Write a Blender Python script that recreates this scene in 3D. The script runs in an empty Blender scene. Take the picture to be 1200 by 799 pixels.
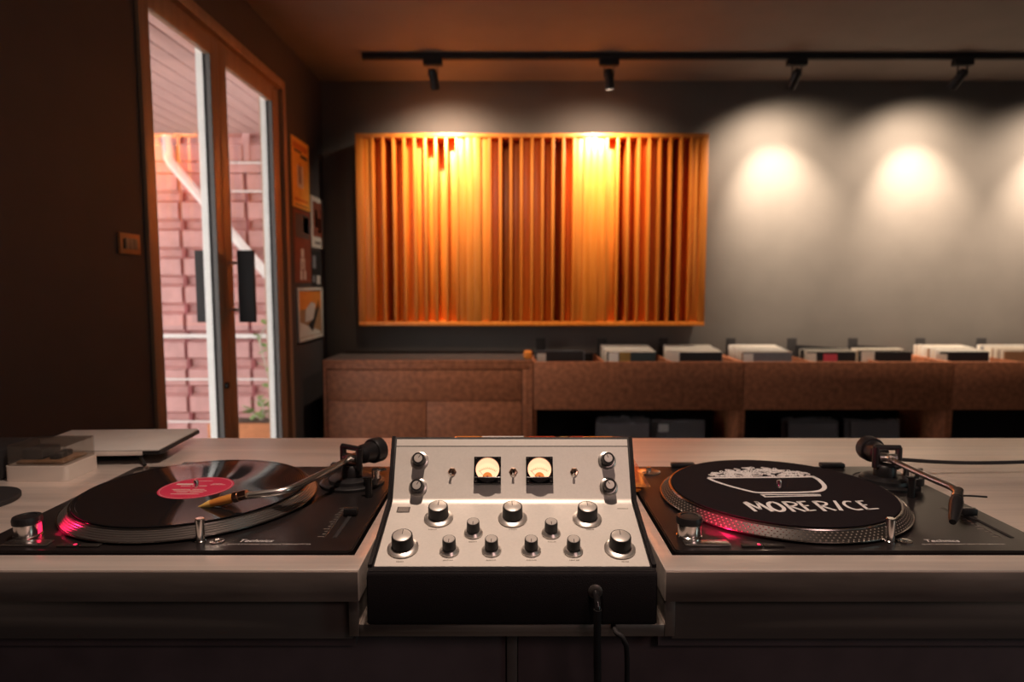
import bpy, bmesh, math, random
from mathutils import Vector, Matrix, Euler
random.seed(7)
C = bpy.context.scene.collection
SC = bpy.context.scene
PI = math.pi
EYE = 1.262                      # height of the lens above the floor; heights below are often given as EYE + dz

# ------------------------------------------------------------------ camera
cam = bpy.data.cameras.new('camera'); camo = bpy.data.objects.new('camera', cam); C.objects.link(camo)
camo.location = (0, 0, EYE); camo.rotation_euler = (PI/2 - math.atan(66.5/760), 0, 0)
cam.sensor_width = 36; cam.lens = 22.8; cam.clip_start = .02
cam.dof.use_dof = True; cam.dof.focus_distance = .80; cam.dof.aperture_fstop = 4.5
SC.camera = camo

# ------------------------------------------------------------------ world, lights, exposure
w = bpy.data.worlds.new('overcast_sky'); SC.world = w; w.use_nodes = True
wn = w.node_tree; bg = wn.nodes['Background']
bg.inputs[0].default_value = (1.0, .93, .90, 1); bg.inputs[1].default_value = 3.9

def lamp(name, kind, loc, energy, color, aim=None, **kw):
    l = bpy.data.lights.new(name, kind); l.energy = energy; l.color = color
    for k, v in kw.items(): setattr(l, k, v)
    o = bpy.data.objects.new(name, l); C.objects.link(o); o.location = loc
    if aim is not None: o.rotation_euler = (Vector(aim) - Vector(loc)).to_track_quat('-Z', 'Y').to_euler()
    return o
WARM = (1, .74, .48)
# downlight in the ceiling over the mixer, and an unseen fill light added behind the camera
lamp('counter_downlight', 'SPOT', (0, .56, 2.60), 95, (1, .75, .60), (0, .70, .95), spot_size=math.radians(80), spot_blend=.9, shadow_soft_size=.03)
lamp('mid_room_downlight', 'SPOT', (-.25, 2.1, 2.60), 55, (1, .70, .46), (-.1, 4.32, 1.50), spot_size=math.radians(58), spot_blend=1, shadow_soft_size=.05)
lamp('room_fill_light', 'AREA', (1.2, -1.6, 2.55), 9, (1, .66, .62), (1.2, -1.0, 0), shape='DISK', size=.9)
lamp('side_window_light', 'AREA', (3.6, -1.0, 1.5), 6, (.72, .95, .92), (.8, .6, .95), shape='RECTANGLE', size=.8, size_y=1.2)

vs = SC.view_settings; vs.view_transform = 'Standard'; vs.look = 'None'; vs.gamma = 1; vs.exposure = 0; vs.use_curve_mapping = False

# ------------------------------------------------------------------ materials
def mat(name, col, rough=.5, metal=0, var=.12, scale=18, bump=0, stretch=(1,1,1), coat=0, spec=.5, emit=0, ecol=None, rvar=0, trans=0):
    m = bpy.data.materials.new(name); m.use_nodes = True; nt = m.node_tree; b = nt.nodes['Principled BSDF']
    b.inputs['Metallic'].default_value = metal; b.inputs['Roughness'].default_value = rough
    b.inputs['Specular IOR Level'].default_value = spec; b.inputs['Coat Weight'].default_value = coat
    b.inputs['Transmission Weight'].default_value = trans
    tc = nt.nodes.new('ShaderNodeTexCoord'); mp = nt.nodes.new('ShaderNodeMapping'); mp.inputs['Scale'].default_value = stretch
    nz = nt.nodes.new('ShaderNodeTexNoise'); nz.inputs['Scale'].default_value = scale; nz.inputs['Detail'].default_value = 5
    L = nt.links.new
    L(tc.outputs['Object'], mp.inputs['Vector']); L(mp.outputs['Vector'], nz.inputs['Vector'])
    rp = nt.nodes.new('ShaderNodeValToRGB'); rp.color_ramp.elements[0].position = .3; rp.color_ramp.elements[1].position = .7
    rp.color_ramp.elements[0].color = (*[c*(1-var) for c in col], 1); rp.color_ramp.elements[1].color = (*[min(1, c*(1+var)) for c in col], 1)
    L(nz.outputs['Fac'], rp.inputs['Fac']); L(rp.outputs['Color'], b.inputs['Base Color'])
    if rvar:
        mr = nt.nodes.new('ShaderNodeMapRange'); mr.inputs['To Min'].default_value = max(.02, rough-rvar); mr.inputs['To Max'].default_value = rough+rvar
        mr.inputs['From Min'].default_value = .3; mr.inputs['From Max'].default_value = .7
        L(nz.outputs['Fac'], mr.inputs['Value']); L(mr.outputs['Result'], b.inputs['Roughness'])
    if bump:
        bp = nt.nodes.new('ShaderNodeBump'); bp.inputs['Strength'].default_value = bump; bp.inputs['Distance'].default_value = .002
        L(nz.outputs['Fac'], bp.inputs['Height']); L(bp.outputs['Normal'], b.inputs['Normal'])
    if emit:
        b.inputs['Emission Color'].default_value = (*(ecol or col), 1); b.inputs['Emission Strength'].default_value = emit
    return m

def clear_mat(name, tint=(1,1,1), rough=.02, ior=1.5, body=0, bodycol=(.5,.5,.5), boost=1):
    m = bpy.data.materials.new(name); m.use_nodes = True; nt = m.node_tree; nt.nodes.clear(); L = nt.links.new
    out = nt.nodes.new('ShaderNodeOutputMaterial'); tr = nt.nodes.new('ShaderNodeBsdfTransparent'); gl = nt.nodes.new('ShaderNodeBsdfGlossy')
    tr.inputs[0].default_value = (*tint, 1); gl.inputs['Roughness'].default_value = rough
    lw = nt.nodes.new('ShaderNodeLayerWeight'); pw = nt.nodes.new('ShaderNodeMath'); pw.operation = 'POWER'; pw.inputs[1].default_value = 5
    L(lw.outputs['Facing'], pw.inputs[0]); lw.inputs['Blend'].default_value = .5
    fr = nt.nodes.new('ShaderNodeMath'); fr.operation = 'MULTIPLY_ADD'; fr.inputs[1].default_value = .96; fr.inputs[2].default_value = ((ior-1)/(ior+1))**2; L(pw.outputs[0], fr.inputs[0])
    mx = nt.nodes.new('ShaderNodeMixShader'); mu = nt.nodes.new('ShaderNodeMath'); mu.operation = 'MULTIPLY'; mu.inputs[1].default_value = boost; mu.use_clamp = True
    L(fr.outputs[0], mu.inputs[0]); L(mu.outputs[0], mx.inputs[0])
    a = tr.outputs[0]
    if body:
        df = nt.nodes.new('ShaderNodeBsdfDiffuse'); df.inputs[0].default_value = (*bodycol, 1); m2 = nt.nodes.new('ShaderNodeMixShader'); m2.inputs[0].default_value = body
        L(a, m2.inputs[1]); L(df.outputs[0], m2.inputs[2]); a = m2.outputs[0]
    L(a, mx.inputs[1]); L(gl.outputs[0], mx.inputs[2]); L(mx.outputs[0], out.inputs[0])
    return m

def vinyl_mat(name, col, rough):
    """black record: fine rings as bump"""
    m = mat(name, col, rough, var=.05); nt = m.node_tree; L = nt.links.new; b = nt.nodes['Principled BSDF']
    tc = nt.nodes.new('ShaderNodeTexCoord'); le = nt.nodes.new('ShaderNodeVectorMath'); le.operation = 'LENGTH'
    sx = nt.nodes.new('ShaderNodeVectorMath'); sx.operation = 'MULTIPLY'; sx.inputs[1].default_value = (1,1,0)
    L(tc.outputs['Object'], sx.inputs[0]); L(sx.outputs[0], le.inputs[0])
    mu = nt.nodes.new('ShaderNodeMath'); mu.operation = 'MULTIPLY'; mu.inputs[1].default_value = 2200; L(le.outputs['Value'], mu.inputs[0])
    sn = nt.nodes.new('ShaderNodeMath'); sn.operation = 'SINE'; L(mu.outputs[0], sn.inputs[0])
    bp = nt.nodes.new('ShaderNodeBump'); bp.inputs['Strength'].default_value = .02; bp.inputs['Distance'].default_value = .0002
    L(sn.outputs[0], bp.inputs['Height']); L(bp.outputs['Normal'], b.inputs['Normal'])
    return m

M = dict(
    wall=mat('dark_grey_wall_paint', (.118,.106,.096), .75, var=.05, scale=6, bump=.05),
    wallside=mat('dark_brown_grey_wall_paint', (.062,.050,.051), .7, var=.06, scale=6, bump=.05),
    ceiling=mat('grey_ceiling_paint', (.20,.17,.15), .8, var=.05, scale=5),
    floor=mat('dark_floor', (.06,.05,.045), .5, var=.2, scale=4),
    steel=mat('brushed_steel', (.84,.73,.66), .36, .62, var=.10, scale=60, stretch=(.04,1.5,1.5), bump=.06, rvar=.05),
    steelv=mat('worn_brushed_steel', (.50,.45,.41), .40, 1, var=.25, scale=30, stretch=(.08,1,1), bump=.08, rvar=.08),
    apron=mat('dark_apron_steel', (.17,.145,.13), .5, .3, var=.15, scale=30, stretch=(.05,1,1)),
    body=mat('black_counter_body', (.13,.095,.10), .6, var=.15),
    silver=mat('satin_aluminium', (.80,.75,.69), .42, .35, var=.03, scale=300, bump=.02),
    chrome=mat('polished_aluminium', (.80,.77,.74), .16, 1, var=.03),
    spun=mat('spun_aluminium', (.78,.74,.70), .25, 1, var=.05),
    blackcase=mat('black_crackle_paint', (.009,.007,.008), .42, var=.2, scale=900, bump=.3, spec=.3),
    black=mat('black_plastic', (.012,.011,.012), .4, var=.1, scale=200),
    blackgloss=mat('gloss_black', (.012,.011,.012), .12, var=.05),
    matte=mat('matte_black', (.014,.012,.013), .75, var=.1),
    knob=mat('black_knob', (.010,.008,.009), .5, var=.1, scale=300),
    ink=mat('dark_print', (.10,.08,.075), .7, var=.05),
    inkfaint=mat('faint_print', (.38,.34,.30), .7, var=.05),
    plinth=mat('black_turntable_finish', (.014,.011,.011), .28, var=.15, scale=60),
    rim=mat('dark_platter_rim', (.045,.038,.034), .45, .5, var=.08), rimlight=mat('grey_platter_rim', (.16,.14,.13), .35, .7, var=.08),
    rimedge=mat('platter_edge', (.62,.58,.54), .22, 1, var=.05),
    dot=mat('platter_dots', (.34,.29,.25), .4, .7, var=.05),
    vinyl=vinyl_mat('black_vinyl', (.010,.009,.010), .07),
    slip=mat('black_felt', (.011,.008,.010), .9, var=.25, scale=700, bump=.3, spec=.1),
    white=mat('white_print', (.72,.69,.68), .7, var=.03),
    pinklabel=mat('pink_red_paper', (.50,.028,.075), .6, var=.05, spec=.2),
    redled=mat('red_strobe', (1,.03,.10), .4, emit=1.6, ecol=(1,.02,.09)),
    orange=mat('orange_gold_shell', (.75,.33,.07), .3, .25, var=.05),
    yellow=mat('yellow_stylus', (.85,.55,.15), .35, var=.05),
    copper=mat('rose_metal', (.75,.50,.36), .2, 1, var=.04),
    bronze=mat('brown_door_frame', (.42,.265,.165), .45, .15, var=.12, scale=30, stretch=(1,1,.05)),
    shadedbead=mat('shaded_grey_bead', (.11,.10,.095), .5, var=.05),
    whiteframe=mat('white_outer_frame', (.80,.80,.78), .5, var=.04),
    pane=clear_mat('window_glass', (.97,.98,.97), .005, 1.5, boost=1.05),
    acrylic=clear_mat('clear_acrylic', (.88,.86,.84), .03, 1.5, body=.04, bodycol=(.6,.55,.5), boost=1.3),
    plasticbag=clear_mat('clear_plastic_wrap', (.75,.74,.76), .25, 1.45, body=.35, bodycol=(.34,.31,.32)),
    cream=mat('cream_plastic', (.66,.58,.52), .5, var=.03),
    paper=mat('pale_grey_paper', (.55,.51,.48), .6, var=.05),
    papercream=mat('cream_card', (.88,.82,.72), .7, var=.05, scale=60),
    paperwhite=mat('white_card', (.90,.88,.84), .7, var=.04, scale=60),
    paperbrown=mat('brown_card', (.36,.20,.10), .7, var=.1, scale=60),
    papergrey=mat('grey_blue_card', (.20,.21,.24), .6, var=.1, scale=60),
    paperblack=mat('black_card', (.018,.016,.018), .45, var=.1, scale=60),
    gold=mat('gold_card', (.36,.22,.06), .6, var=.15, scale=60),
    teal=mat('dark_teal_card', (.035,.055,.06), .6, var=.15, scale=60),
    pink=mat('pink_red_sticker', (.72,.08,.12), .6, var=.05),
    orangecard=mat('orange_card', (.80,.25,.03), .5, var=.12, scale=40),
    redcard=mat('red_card', (.55,.06,.02), .5, var=.12, scale=40),
    posteryellow=mat('yellow_orange_print', (.95,.53,.09), .6, var=.08, scale=30),
    posterorange=mat('orange_print', (.72,.24,.04), .6, var=.08, scale=30),
    posterred=mat('dark_red_print', (.22,.06,.035), .6, var=.2, scale=40),
    posterwhite=mat('white_poster_paper', (.62,.58,.53), .6, var=.04),
    switchplate=mat('orange_brown_plate', (.66,.26,.085), .5, var=.08),
    rocker=mat('beige_rocker', (.40,.30,.20), .5, var=.04),
    mdf=mat('red_brown_chipboard', (.39,.135,.060), .6, var=.35, scale=34, bump=.08),
    skirtmetal=mat('turned_aluminium_skirt', (.86,.80,.74), .30, .85, var=.04),
    edge=mat('shade_dark_smudged_edge', (.40,.33,.295), .36, .72, var=.40, scale=14, stretch=(.25,1,1.5), rvar=.08),
    darktop=mat('dark_top_board', (.07,.052,.048), .7, var=.15),
    satin=mat('satin_knob_cap', (.78,.72,.66), .38, .55, var=.04),
    dark=mat('dark_gap', (.01,.008,.008), .8),
    dial=mat('lit_meter_dial', (.45,.28,.16), .5, var=.10, scale=40, emit=1.5, ecol=(1,.51,.29)),
    dialarc=mat('meter_arc_print', (.55,.20,.05), .6, emit=.55, ecol=(.9,.25,.04)),
    dialink=mat('meter_scale_print', (.35,.16,.06), .6, emit=.25, ecol=(.8,.4,.15)),
    lens=mat('lit_lamp_lens', (1,.9,.7), .3, emit=14, ecol=(1,.82,.58)),
    container=mat('red_container_paint', (.57,.32,.31), .6, var=.12, scale=7),
    containerdark=mat('dark_red_container_paint', (.30,.08,.09), .6, var=.12, scale=7),
    soffit=mat('rose_brown_soffit', (.56,.35,.32), .7, var=.08, scale=12, stretch=(1,.1,1)),
    pipewhite=mat('white_pipe', (.82,.82,.80), .4, var=.04),
    leaf=mat('green_leaf', (.22,.36,.12), .5, var=.3, scale=25),
    stem=mat('pale_stem', (.50,.45,.36), .6, var=.1),
    clay=mat('orange_clay', (.62,.24,.10), .7, var=.12),
    soil=mat('soil', (.06,.04,.03), .9, var=.3),
    ground=mat('grey_concrete', (.42,.38,.36), .85, var=.1, scale=4),
)

def wood_mat(name, c0, c1):
    m = mat(name, c0, .42, var=0); nt = m.node_tree; b = nt.nodes['Principled BSDF']; L = nt.links.new
    tc = nt.nodes.new('ShaderNodeTexCoord'); mp = nt.nodes.new('ShaderNodeMapping'); mp.inputs['Scale'].default_value = (14, 14, .7)
    oi = nt.nodes.new('ShaderNodeObjectInfo'); ad = nt.nodes.new('ShaderNodeVectorMath'); ad.operation = 'ADD'
    L(tc.outputs['Object'], ad.inputs[0]); L(oi.outputs['Random'], ad.inputs[1]); L(ad.outputs[0], mp.inputs['Vector'])
    nz = nt.nodes.new('ShaderNodeTexNoise'); nz.inputs['Scale'].default_value = 3; nz.inputs['Detail'].default_value = 6; nz.inputs['Distortion'].default_value = .6
    L(mp.outputs[0], nz.inputs['Vector'])
    rp = nt.nodes.new('ShaderNodeValToRGB'); e = rp.color_ramp.elements; e[0].position = .32; e[1].position = .68
    e[0].color = (*c0, 1); e[1].color = (*c1, 1); L(nz.outputs['Fac'], rp.inputs['Fac'])
    hs = nt.nodes.new('ShaderNodeHueSaturation'); mr = nt.nodes.new('ShaderNodeMapRange'); mr.inputs['To Min'].default_value = .85; mr.inputs['To Max'].default_value = 1.1
    L(oi.outputs['Random'], mr.inputs['Value']); L(mr.outputs[0], hs.inputs['Value']); L(rp.outputs['Color'], hs.inputs['Color']); L(hs.outputs['Color'], b.inputs['Base Color'])
    b.inputs['Coat Weight'].default_value = .06; b.inputs['Coat Roughness'].default_value = .4
    return m
M['pine'] = wood_mat('varnished_pine', (.74,.195,.012), (.86,.285,.036))

# ------------------------------------------------------------------ mesh helpers
def box(bm, x0, x1, y0, y1, z0, z1, bev=0, seg=2):
    r = bmesh.ops.create_cube(bm, size=1)
    bmesh.ops.transform(bm, verts=r['verts'], matrix=Matrix.Translation(((x0+x1)/2, (y0+y1)/2, (z0+z1)/2)) @ Matrix.Diagonal((abs(x1-x0), abs(y1-y0), abs(z1-z0), 1)))
    if bev:
        es = list({e for v in r['verts'] for e in v.link_edges})
        bmesh.ops.bevel(bm, geom=es, offset=bev, segments=seg, profile=.5, affect='EDGES')
def prism(bm, pts, a, b, axis='z'):
    """polygon extruded along an axis: pts 2D; axis x: (y,z), y: (x,z), z: (x,y)"""
    def P(p, h): return {'z': (p[0], p[1], h), 'y': (p[0], h, p[1]), 'x': (h, p[0], p[1])}[axis]
    lo = [bm.verts.new(P(p, a)) for p in pts]; hi = [bm.verts.new(P(p, b)) for p in pts]; n = len(pts)
    fs = [bm.faces.new(lo), bm.faces.new(hi)] + [bm.faces.new((lo[i], lo[(i+1) % n], hi[(i+1) % n], hi[i])) for i in range(n)]
    bmesh.ops.recalc_face_normals(bm, faces=fs)
def rrect(x0, x1, y0, y1, r, n=5):
    pts = []
    for cx, cy, a0 in ((x1-r, y1-r, 0), (x0+r, y1-r, 90), (x0+r, y0+r, 180), (x1-r, y0+r, 270)):
        for k in range(n+1):
            a = math.radians(a0 + 90*k/n); pts.append((cx + r*math.cos(a), cy + r*math.sin(a)))
    return pts
def lathe(bm, prof, seg=48, mtx=None):
    """prof: list of (r, z) bottom to top or any order; closed with caps where r=0"""
    rings = []
    for r, z in prof:
        if r < 1e-6: rings.append([bm.verts.new((0, 0, z))])
        else: rings.append([bm.verts.new((r*math.cos(2*PI*k/seg), r*math.sin(2*PI*k/seg), z)) for k in range(seg)])
    fs = []
    for a, b in zip(rings, rings[1:]):
        for k in range(seg):
            k2 = (k+1) % seg
            if len(a) == 1 and len(b) == 1: continue
            if len(a) == 1: fs.append(bm.faces.new((a[0], b[k], b[k2])))
            elif len(b) == 1: fs.append(bm.faces.new((a[k], a[k2], b[0])))
            else: fs.append(bm.faces.new((a[k], a[k2], b[k2], b[k])))
    bmesh.ops.recalc_face_normals(bm, faces=fs)
    if mtx is not None: bmesh.ops.transform(bm, verts=[v for r in rings for v in r], matrix=mtx)
def smooth_path(pts, n=6):
    P = [Vector(p) for p in pts]; out = []
    for i in range(len(P)-1):
        p0, p1, p2, p3 = P[max(i-1, 0)], P[i], P[i+1], P[min(i+2, len(P)-1)]
        for k in range(n):
            t = k/n; out.append(.5*((2*p1) + (p2-p0)*t + (2*p0-5*p1+4*p2-p3)*t*t + (3*p1-p0-3*p2+p3)*t**3))
    return out + [P[-1]]
def tube(bm, pts, r, n=10, rs=None):
    pts = [Vector(p) for p in pts]; rings = []; up = None
    for i, p in enumerate(pts):
        d = (pts[min(i+1, len(pts)-1)] - pts[max(i-1, 0)]).normalized()
        if up is None: up = d.orthogonal().normalized()
        up = (up - d*up.dot(d)).normalized(); s = d.cross(up); rr = rs[i] if rs else r
        rings.append([bm.verts.new(p + rr*(math.cos(2*PI*k/n)*up + math.sin(2*PI*k/n)*s)) for k in range(n)])
    fs = [bm.faces.new(rings[0]), bm.faces.new(rings[-1])]
    for a, b in zip(rings, rings[1:]):
        fs += [bm.faces.new((a[k], a[(k+1) % n], b[(k+1) % n], b[k])) for k in range(n)]
    bmesh.ops.recalc_face_normals(bm, faces=fs)
def ribbon(bm, pts, ws, z0, z1):
    """flat brush stroke in the xy plane with a width per point"""
    P = [Vector((p[0], p[1])) for p in pts]
    if not hasattr(ws, '__len__'): ws = [ws]*len(P)
    A, B = [], []
    for i, p in enumerate(P):
        d = (P[min(i+1, len(P)-1)] - P[max(i-1, 0)])
        if d.length < 1e-9: d = Vector((1, 0))
        d.normalize(); q = Vector((-d.y, d.x))*ws[i]/2; A.append(p+q); B.append(p-q)
    v = [[(bm.verts.new((a.x, a.y, z)), bm.verts.new((b.x, b.y, z))) for a, b in zip(A, B)] for z in (z0, z1)]
    for i in range(len(P)-1):
        bm.faces.new((v[1][i][0], v[1][i][1], v[1][i+1][1], v[1][i+1][0]))
        for s in (0, 1): bm.faces.new((v[0][i][s], v[0][i+1][s], v[1][i+1][s], v[1][i][s]))
    for i in (0, -1): bm.faces.new((v[0][i][0], v[0][i][1], v[1][i][1], v[1][i][0]))

def obj(name, bm, m, parent=None, smooth=True, loc=None, rot=None):
    me = bpy.data.meshes.new(name); bm.normal_update(); bm.to_mesh(me); bm.free()
    if smooth:
        for p in me.polygons: p.use_smooth = True
        try: me.set_sharp_from_angle(angle=math.radians(38))
        except Exception: pass
    me.materials.append(M[m] if isinstance(m, str) else m)
    o = bpy.data.objects.new(name, me); C.objects.link(o)
    if parent: o.parent = parent
    if loc: o.location = loc
    if rot: o.rotation_euler = rot
    return o
def bx(name, m, parent, x0, x1, y0, y1, z0, z1, bev=0, **kw):
    bm = bmesh.new(); box(bm, x0, x1, y0, y1, z0, z1, bev); return obj(name, bm, m, parent, **kw)
def tag(o, label, cat, group=None, kind=None):
    if label: o['label'] = label
    if cat: o['category'] = cat
    if group: o['group'] = group
    if kind: o['kind'] = kind
    return o
def thing(name, label, cat, loc=(0,0,0), rotz=0, group=None):
    o = bpy.data.objects.new(name, None); C.objects.link(o); o.location = loc; o.rotation_euler = (0, 0, rotz); o.empty_display_size = .05
    return tag(o, label, cat, group)
def struct(o): o['kind'] = 'structure'; return o
def text_obj(name, body, size, m, parent, loc, rot=(0,0,0), sx=1, shear=0, depth=.0001, align='LEFT'):
    cu = bpy.data.curves.new(name, 'FONT'); cu.body = body; cu.size = size; cu.extrude = depth; cu.shear = shear; cu.align_x = align; cu.resolution_u = 3
    t = bpy.data.objects.new(name, cu); C.objects.link(t)
    dg = bpy.context.evaluated_depsgraph_get(); me = bpy.data.meshes.new_from_object(t.evaluated_get(dg)); bpy.data.objects.remove(t)
    me.transform(Matrix.Diagonal((sx, 1, 1, 1))); me.materials.clear(); me.materials.append(M[m]); me.name = name
    o = bpy.data.objects.new(name, me); C.objects.link(o); o.parent = parent; o.location = loc; o.rotation_euler = rot
    return o

# ------------------------------------------------------------------ the room
XL, YW, ZC = -1.301, 4.55, EYE + 1.377      # left wall face, back wall face, ceiling
XR, YN = 4.6, -2.6
WT = .13
struct(bx('floor', 'floor', None, XL-WT, XR+WT, YN-WT, YW+WT, -.10, 0, smooth=False))
struct(bx('ceiling', 'ceiling', None, XL-WT, XR+WT, YN-WT, YW+WT, ZC, ZC+.12, smooth=False))
struct(bx('wall_back', 'wall', None, XL-WT, XR+WT, YW, YW+WT, 0, ZC, smooth=False))
struct(bx('wall_right', 'wall', None, XR, XR+WT, YN, YW, 0, ZC, smooth=False))
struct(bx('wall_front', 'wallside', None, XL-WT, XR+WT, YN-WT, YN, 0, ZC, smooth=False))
DY0, DY1, DZ = 2.328, 3.800, EYE + 1.143     # door opening (outer frame)
bm = bmesh.new()
box(bm, XL-WT, XL, YN, DY0, 0, ZC); box(bm, XL-WT, XL, DY1, YW, 0, ZC); box(bm, XL-WT, XL, DY0, DY1, DZ, ZC)
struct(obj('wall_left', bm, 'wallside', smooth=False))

# glazed double door in the left wall
door = bpy.data.objects.new('door_1', None); C.objects.link(door); struct(door); door.location = (XL, DY0, 0)
door['label'] = 'brown framed glazed double door in the dark left wall'
def dl(y): return y - DY0
bm = bmesh.new()
box(bm, -.11, .012, dl(DY0), dl(DY0)+.034, 0, DZ, .003)
box(bm, -.11, .012, dl(DY1)-.045, dl(DY1), 0, DZ, .003)
box(bm, -.11, -.012, dl(DY1)-.085, dl(DY1)-.0452, 0, DZ-.05, .003)
box(bm, -.11, .012, dl(DY0)+.0342, dl(DY1)-.0452, DZ-.050, DZ, .003)
box(bm, -.10, -.020, dl(DY0)+.0342, dl(DY1)-.0852, DZ-.071, DZ-.0502, .003)
obj('door_frame', bm, 'bronze', door)
def leaf(y0, y1, sl, sr):
    zt, zb = DZ-.076, .012; ztr, zbr = EYE+.992, .16
    bm = bmesh.new()
    box(bm, -.034, -.004, y0, y0+sl, zb, zt, .002); box(bm, -.034, -.004, y1-sr, y1, zb, zt, .002)
    box(bm, -.034, -.004, y0+sl, y1-sr, ztr, zt, .002); box(bm, -.034, -.004, y0+sl, y1-sr, zb, zbr, .002)
    L = obj('door_leaf', bm, 'bronze', door)
    bm = bmesh.new()           # pale outer half of the leaf, beyond the glass
    g = .0006
    box(bm, -.070, -.0405, y0, y0+sl-g, zb, zt); box(bm, -.070, -.0405, y1-sr+g, y1, zb, zt)
    box(bm, -.070, -.0405, y0+sl, y1-sr, ztr+.035, zt); box(bm, -.070, -.0405, y0+sl, y1-sr, zb, zbr-g)
    o = obj('outer_frame', bm, 'whiteframe', L); o['label'] = 'white outer face of the leaf'
    bm = bmesh.new()           # dark seal around the pane and the grey inner bead
    box(bm, -.0403, -.0342, y0+.005, y0+sl, zb, zt); box(bm, -.0403, -.0342, y1-sr, y1-.005, zb, zt)
    obj('seal', bm, 'black', L, smooth=False)
    bm = bmesh.new()
    box(bm, -.0270, -.0060, y1-sr-.004, y1-sr-.0003, zbr, ztr); box(bm, -.0270, -.0060, y0+sl+.0003, y0+sl+.004, zbr, ztr)
    obj('glazing_bead', bm, 'shadedbead', L, smooth=False)  # bead colour darkened to paint the shade on the room side
    bm = bmesh.new(); box(bm, -.0345, -.0272, y1-sr-.007, y1-sr-.0003, zbr, ztr); box(bm, -.0345, -.0272, y0+sl+.0003, y0+sl+.007, zbr, ztr); obj('gasket', bm, 'matte', L, smooth=False)
    o = bx('glass_pane', 'pane', L, -.0395, -.0350, y0+sl+.0005, y1-sr-.0005, zbr+.0005, ztr-.0005, smooth=False)
    return L
l1 = leaf(dl(2.365), dl(2.974), .055, .072)
l2 = leaf(dl(2.978), dl(3.712), .075, .085)
def pull(xs, yc, L):
    bm = bmesh.new(); s = 1 if xs > 0 else -1
    a, b = sorted((xs, xs + .075*s)); box(bm, a, b, yc-.012, yc+.012, EYE-.176, EYE+.156, .003)
    obj('handle', bm, 'matte', L)
    for z in (EYE+.098, EYE-.118):
        bm = bmesh.new(); tube(bm, [(-.004 if s > 0 else -.070, yc, z), (xs, yc, z)], .008, 12); tube(bm, [(-.004 if s > 0 else -.070, yc, z), ((.004 if s > 0 else -.076), yc, z)], .014, 12)
        obj('standoff', bm, 'chrome', L)
pull(.035, dl(3.016), l2); pull(-.085, dl(3.016), l2)
bm = bmesh.new(); lathe(bm, [(0,0),(.016,0),(.016,.010),(.009,.014),(0,.014)], 20, Matrix.Translation((-.004, dl(2.93), EYE-.46)) @ Matrix.Rotation(PI/2, 4, 'Y')); obj('lock_cylinder', bm, 'black', l1)

# ------------------------------------------------------------------ outside the door
struct(bx('ground', 'ground', None, -9, XL-WT-.001, -1.5, 9, -.45, -.32, smooth=False))
struct(bx('door_step', 'ground', None, -2.28, XL-WT-.001, 1.6, 5.2, -.3199, -.02, smooth=False))
sof = thing('slatted_soffit', 'rose brown plank soffit outside, above the glazed door', 'soffit', (XL-WT-.01, 1.2, EYE+1.45))
pl = None
for k in range(26):
    if pl is None:
        pl = bx('plank', 'soffit', sof, -.139, -.009, 0, 5.22, 0, .03, .004)
    else:
        o = pl.copy(); C.objects.link(o); o.parent = sof; o.location = (-.145*k, 0, 0)
bx('backing_board', 'containerdark', sof, -3.8, 0, 0, 5.22, .0305, .06, smooth=False)
YC = 6.50
cont = thing('shipping_container', 'faded red corrugated container seen through the door', 'container', (-3.0, YC, -.3055))
def corr(x0, x1, z0, n, p=.2775):
    pts = [(0.0, z0)]; z = z0
    for k in range(n):
        pts += [(0, z+.150), (.085, z+.186), (.085, z+.246), (0, z+p)]; z += p
    pts += [(.12, z), (.12, z0)]
    bm = bmesh.new(); prism(bm, pts, x0, x1, 'x'); return bm
zc = -.02
edges = [-2.99, -2.336, -1.682, -1.028, -.285, .369, 1.023, 1.677]
for a, b in zip(edges, edges[1:]):
    obj('corrugated_panel', corr(a+.019, b-.019, 0, 12), 'container', cont, smooth=False)
    bx('panel_seam', 'containerdark', cont, b-.018, b+.018, .04, .11, 0, 3.33, smooth=False)
bx('top_rail', 'container', cont, -2.99, 1.68, -.03, -.0005, EYE+1.09+.3055, EYE+1.19+.3055, .006)
bx('corner_post', 'container', cont, .372, .43, -.028, -.0005, EYE+1.2+.3055, EYE+1.52+.3055, .004)
bx('container_body', 'containerdark', cont, -3.0, 1.7, .122, 2.3, 0, EYE+1.90, smooth=False)
def pipe(name, pts, r, label, m='pipewhite', n=12, cat='pipe', group=None):
    bm = bmesh.new(); tube(bm, pts, r, n); return tag(obj(name, bm, m), label, cat, group)
yp = 6.40
pipe('drain_pipe', [(-3.33, yp, EYE+1.43), (-3.325, yp, EYE+1.22), (-3.30, yp, EYE+1.17), (-2.16, yp, EYE-.20), (-1.75, yp, EYE-.70)], .045, 'white downpipe running diagonally across the red container outside')
for z, r, l in ((-.513, .022, 'thick white horizontal rail outside at the height of the handle bottoms'), (-.946, .009, 'thin pale wire across the container below the thick white rail'), (-1.375, .009, 'lowest pale wire across the container, near the ground')):
    pipe('wall_rail', [(-6.0, yp+.02, EYE+z), (-1.5, yp+.02, EYE+z)], r, l, cat='rail')
for z, l in ((1.178, 'upper short white conduit on the container in the right door pane'), (.905, 'lower short white conduit on the container in the right door pane')):
    pipe('conduit', [(-2.74, yp+.04, EYE+z), (-1.9, yp+.04, EYE+z)], .011, l)
pot = thing('planter_box', 'orange clay planter with trailing plants outside the right door leaf', 'planter', (-1.90, 4.75, -.02))
bm = bmesh.new(); box(bm, -.32, .30, -.10, .10, 0, .27, .008); obj('trough', bm, 'clay', pot); bx('soil', 'soil', pot, -.30, .28, -.085, .085, .271, .278)
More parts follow.
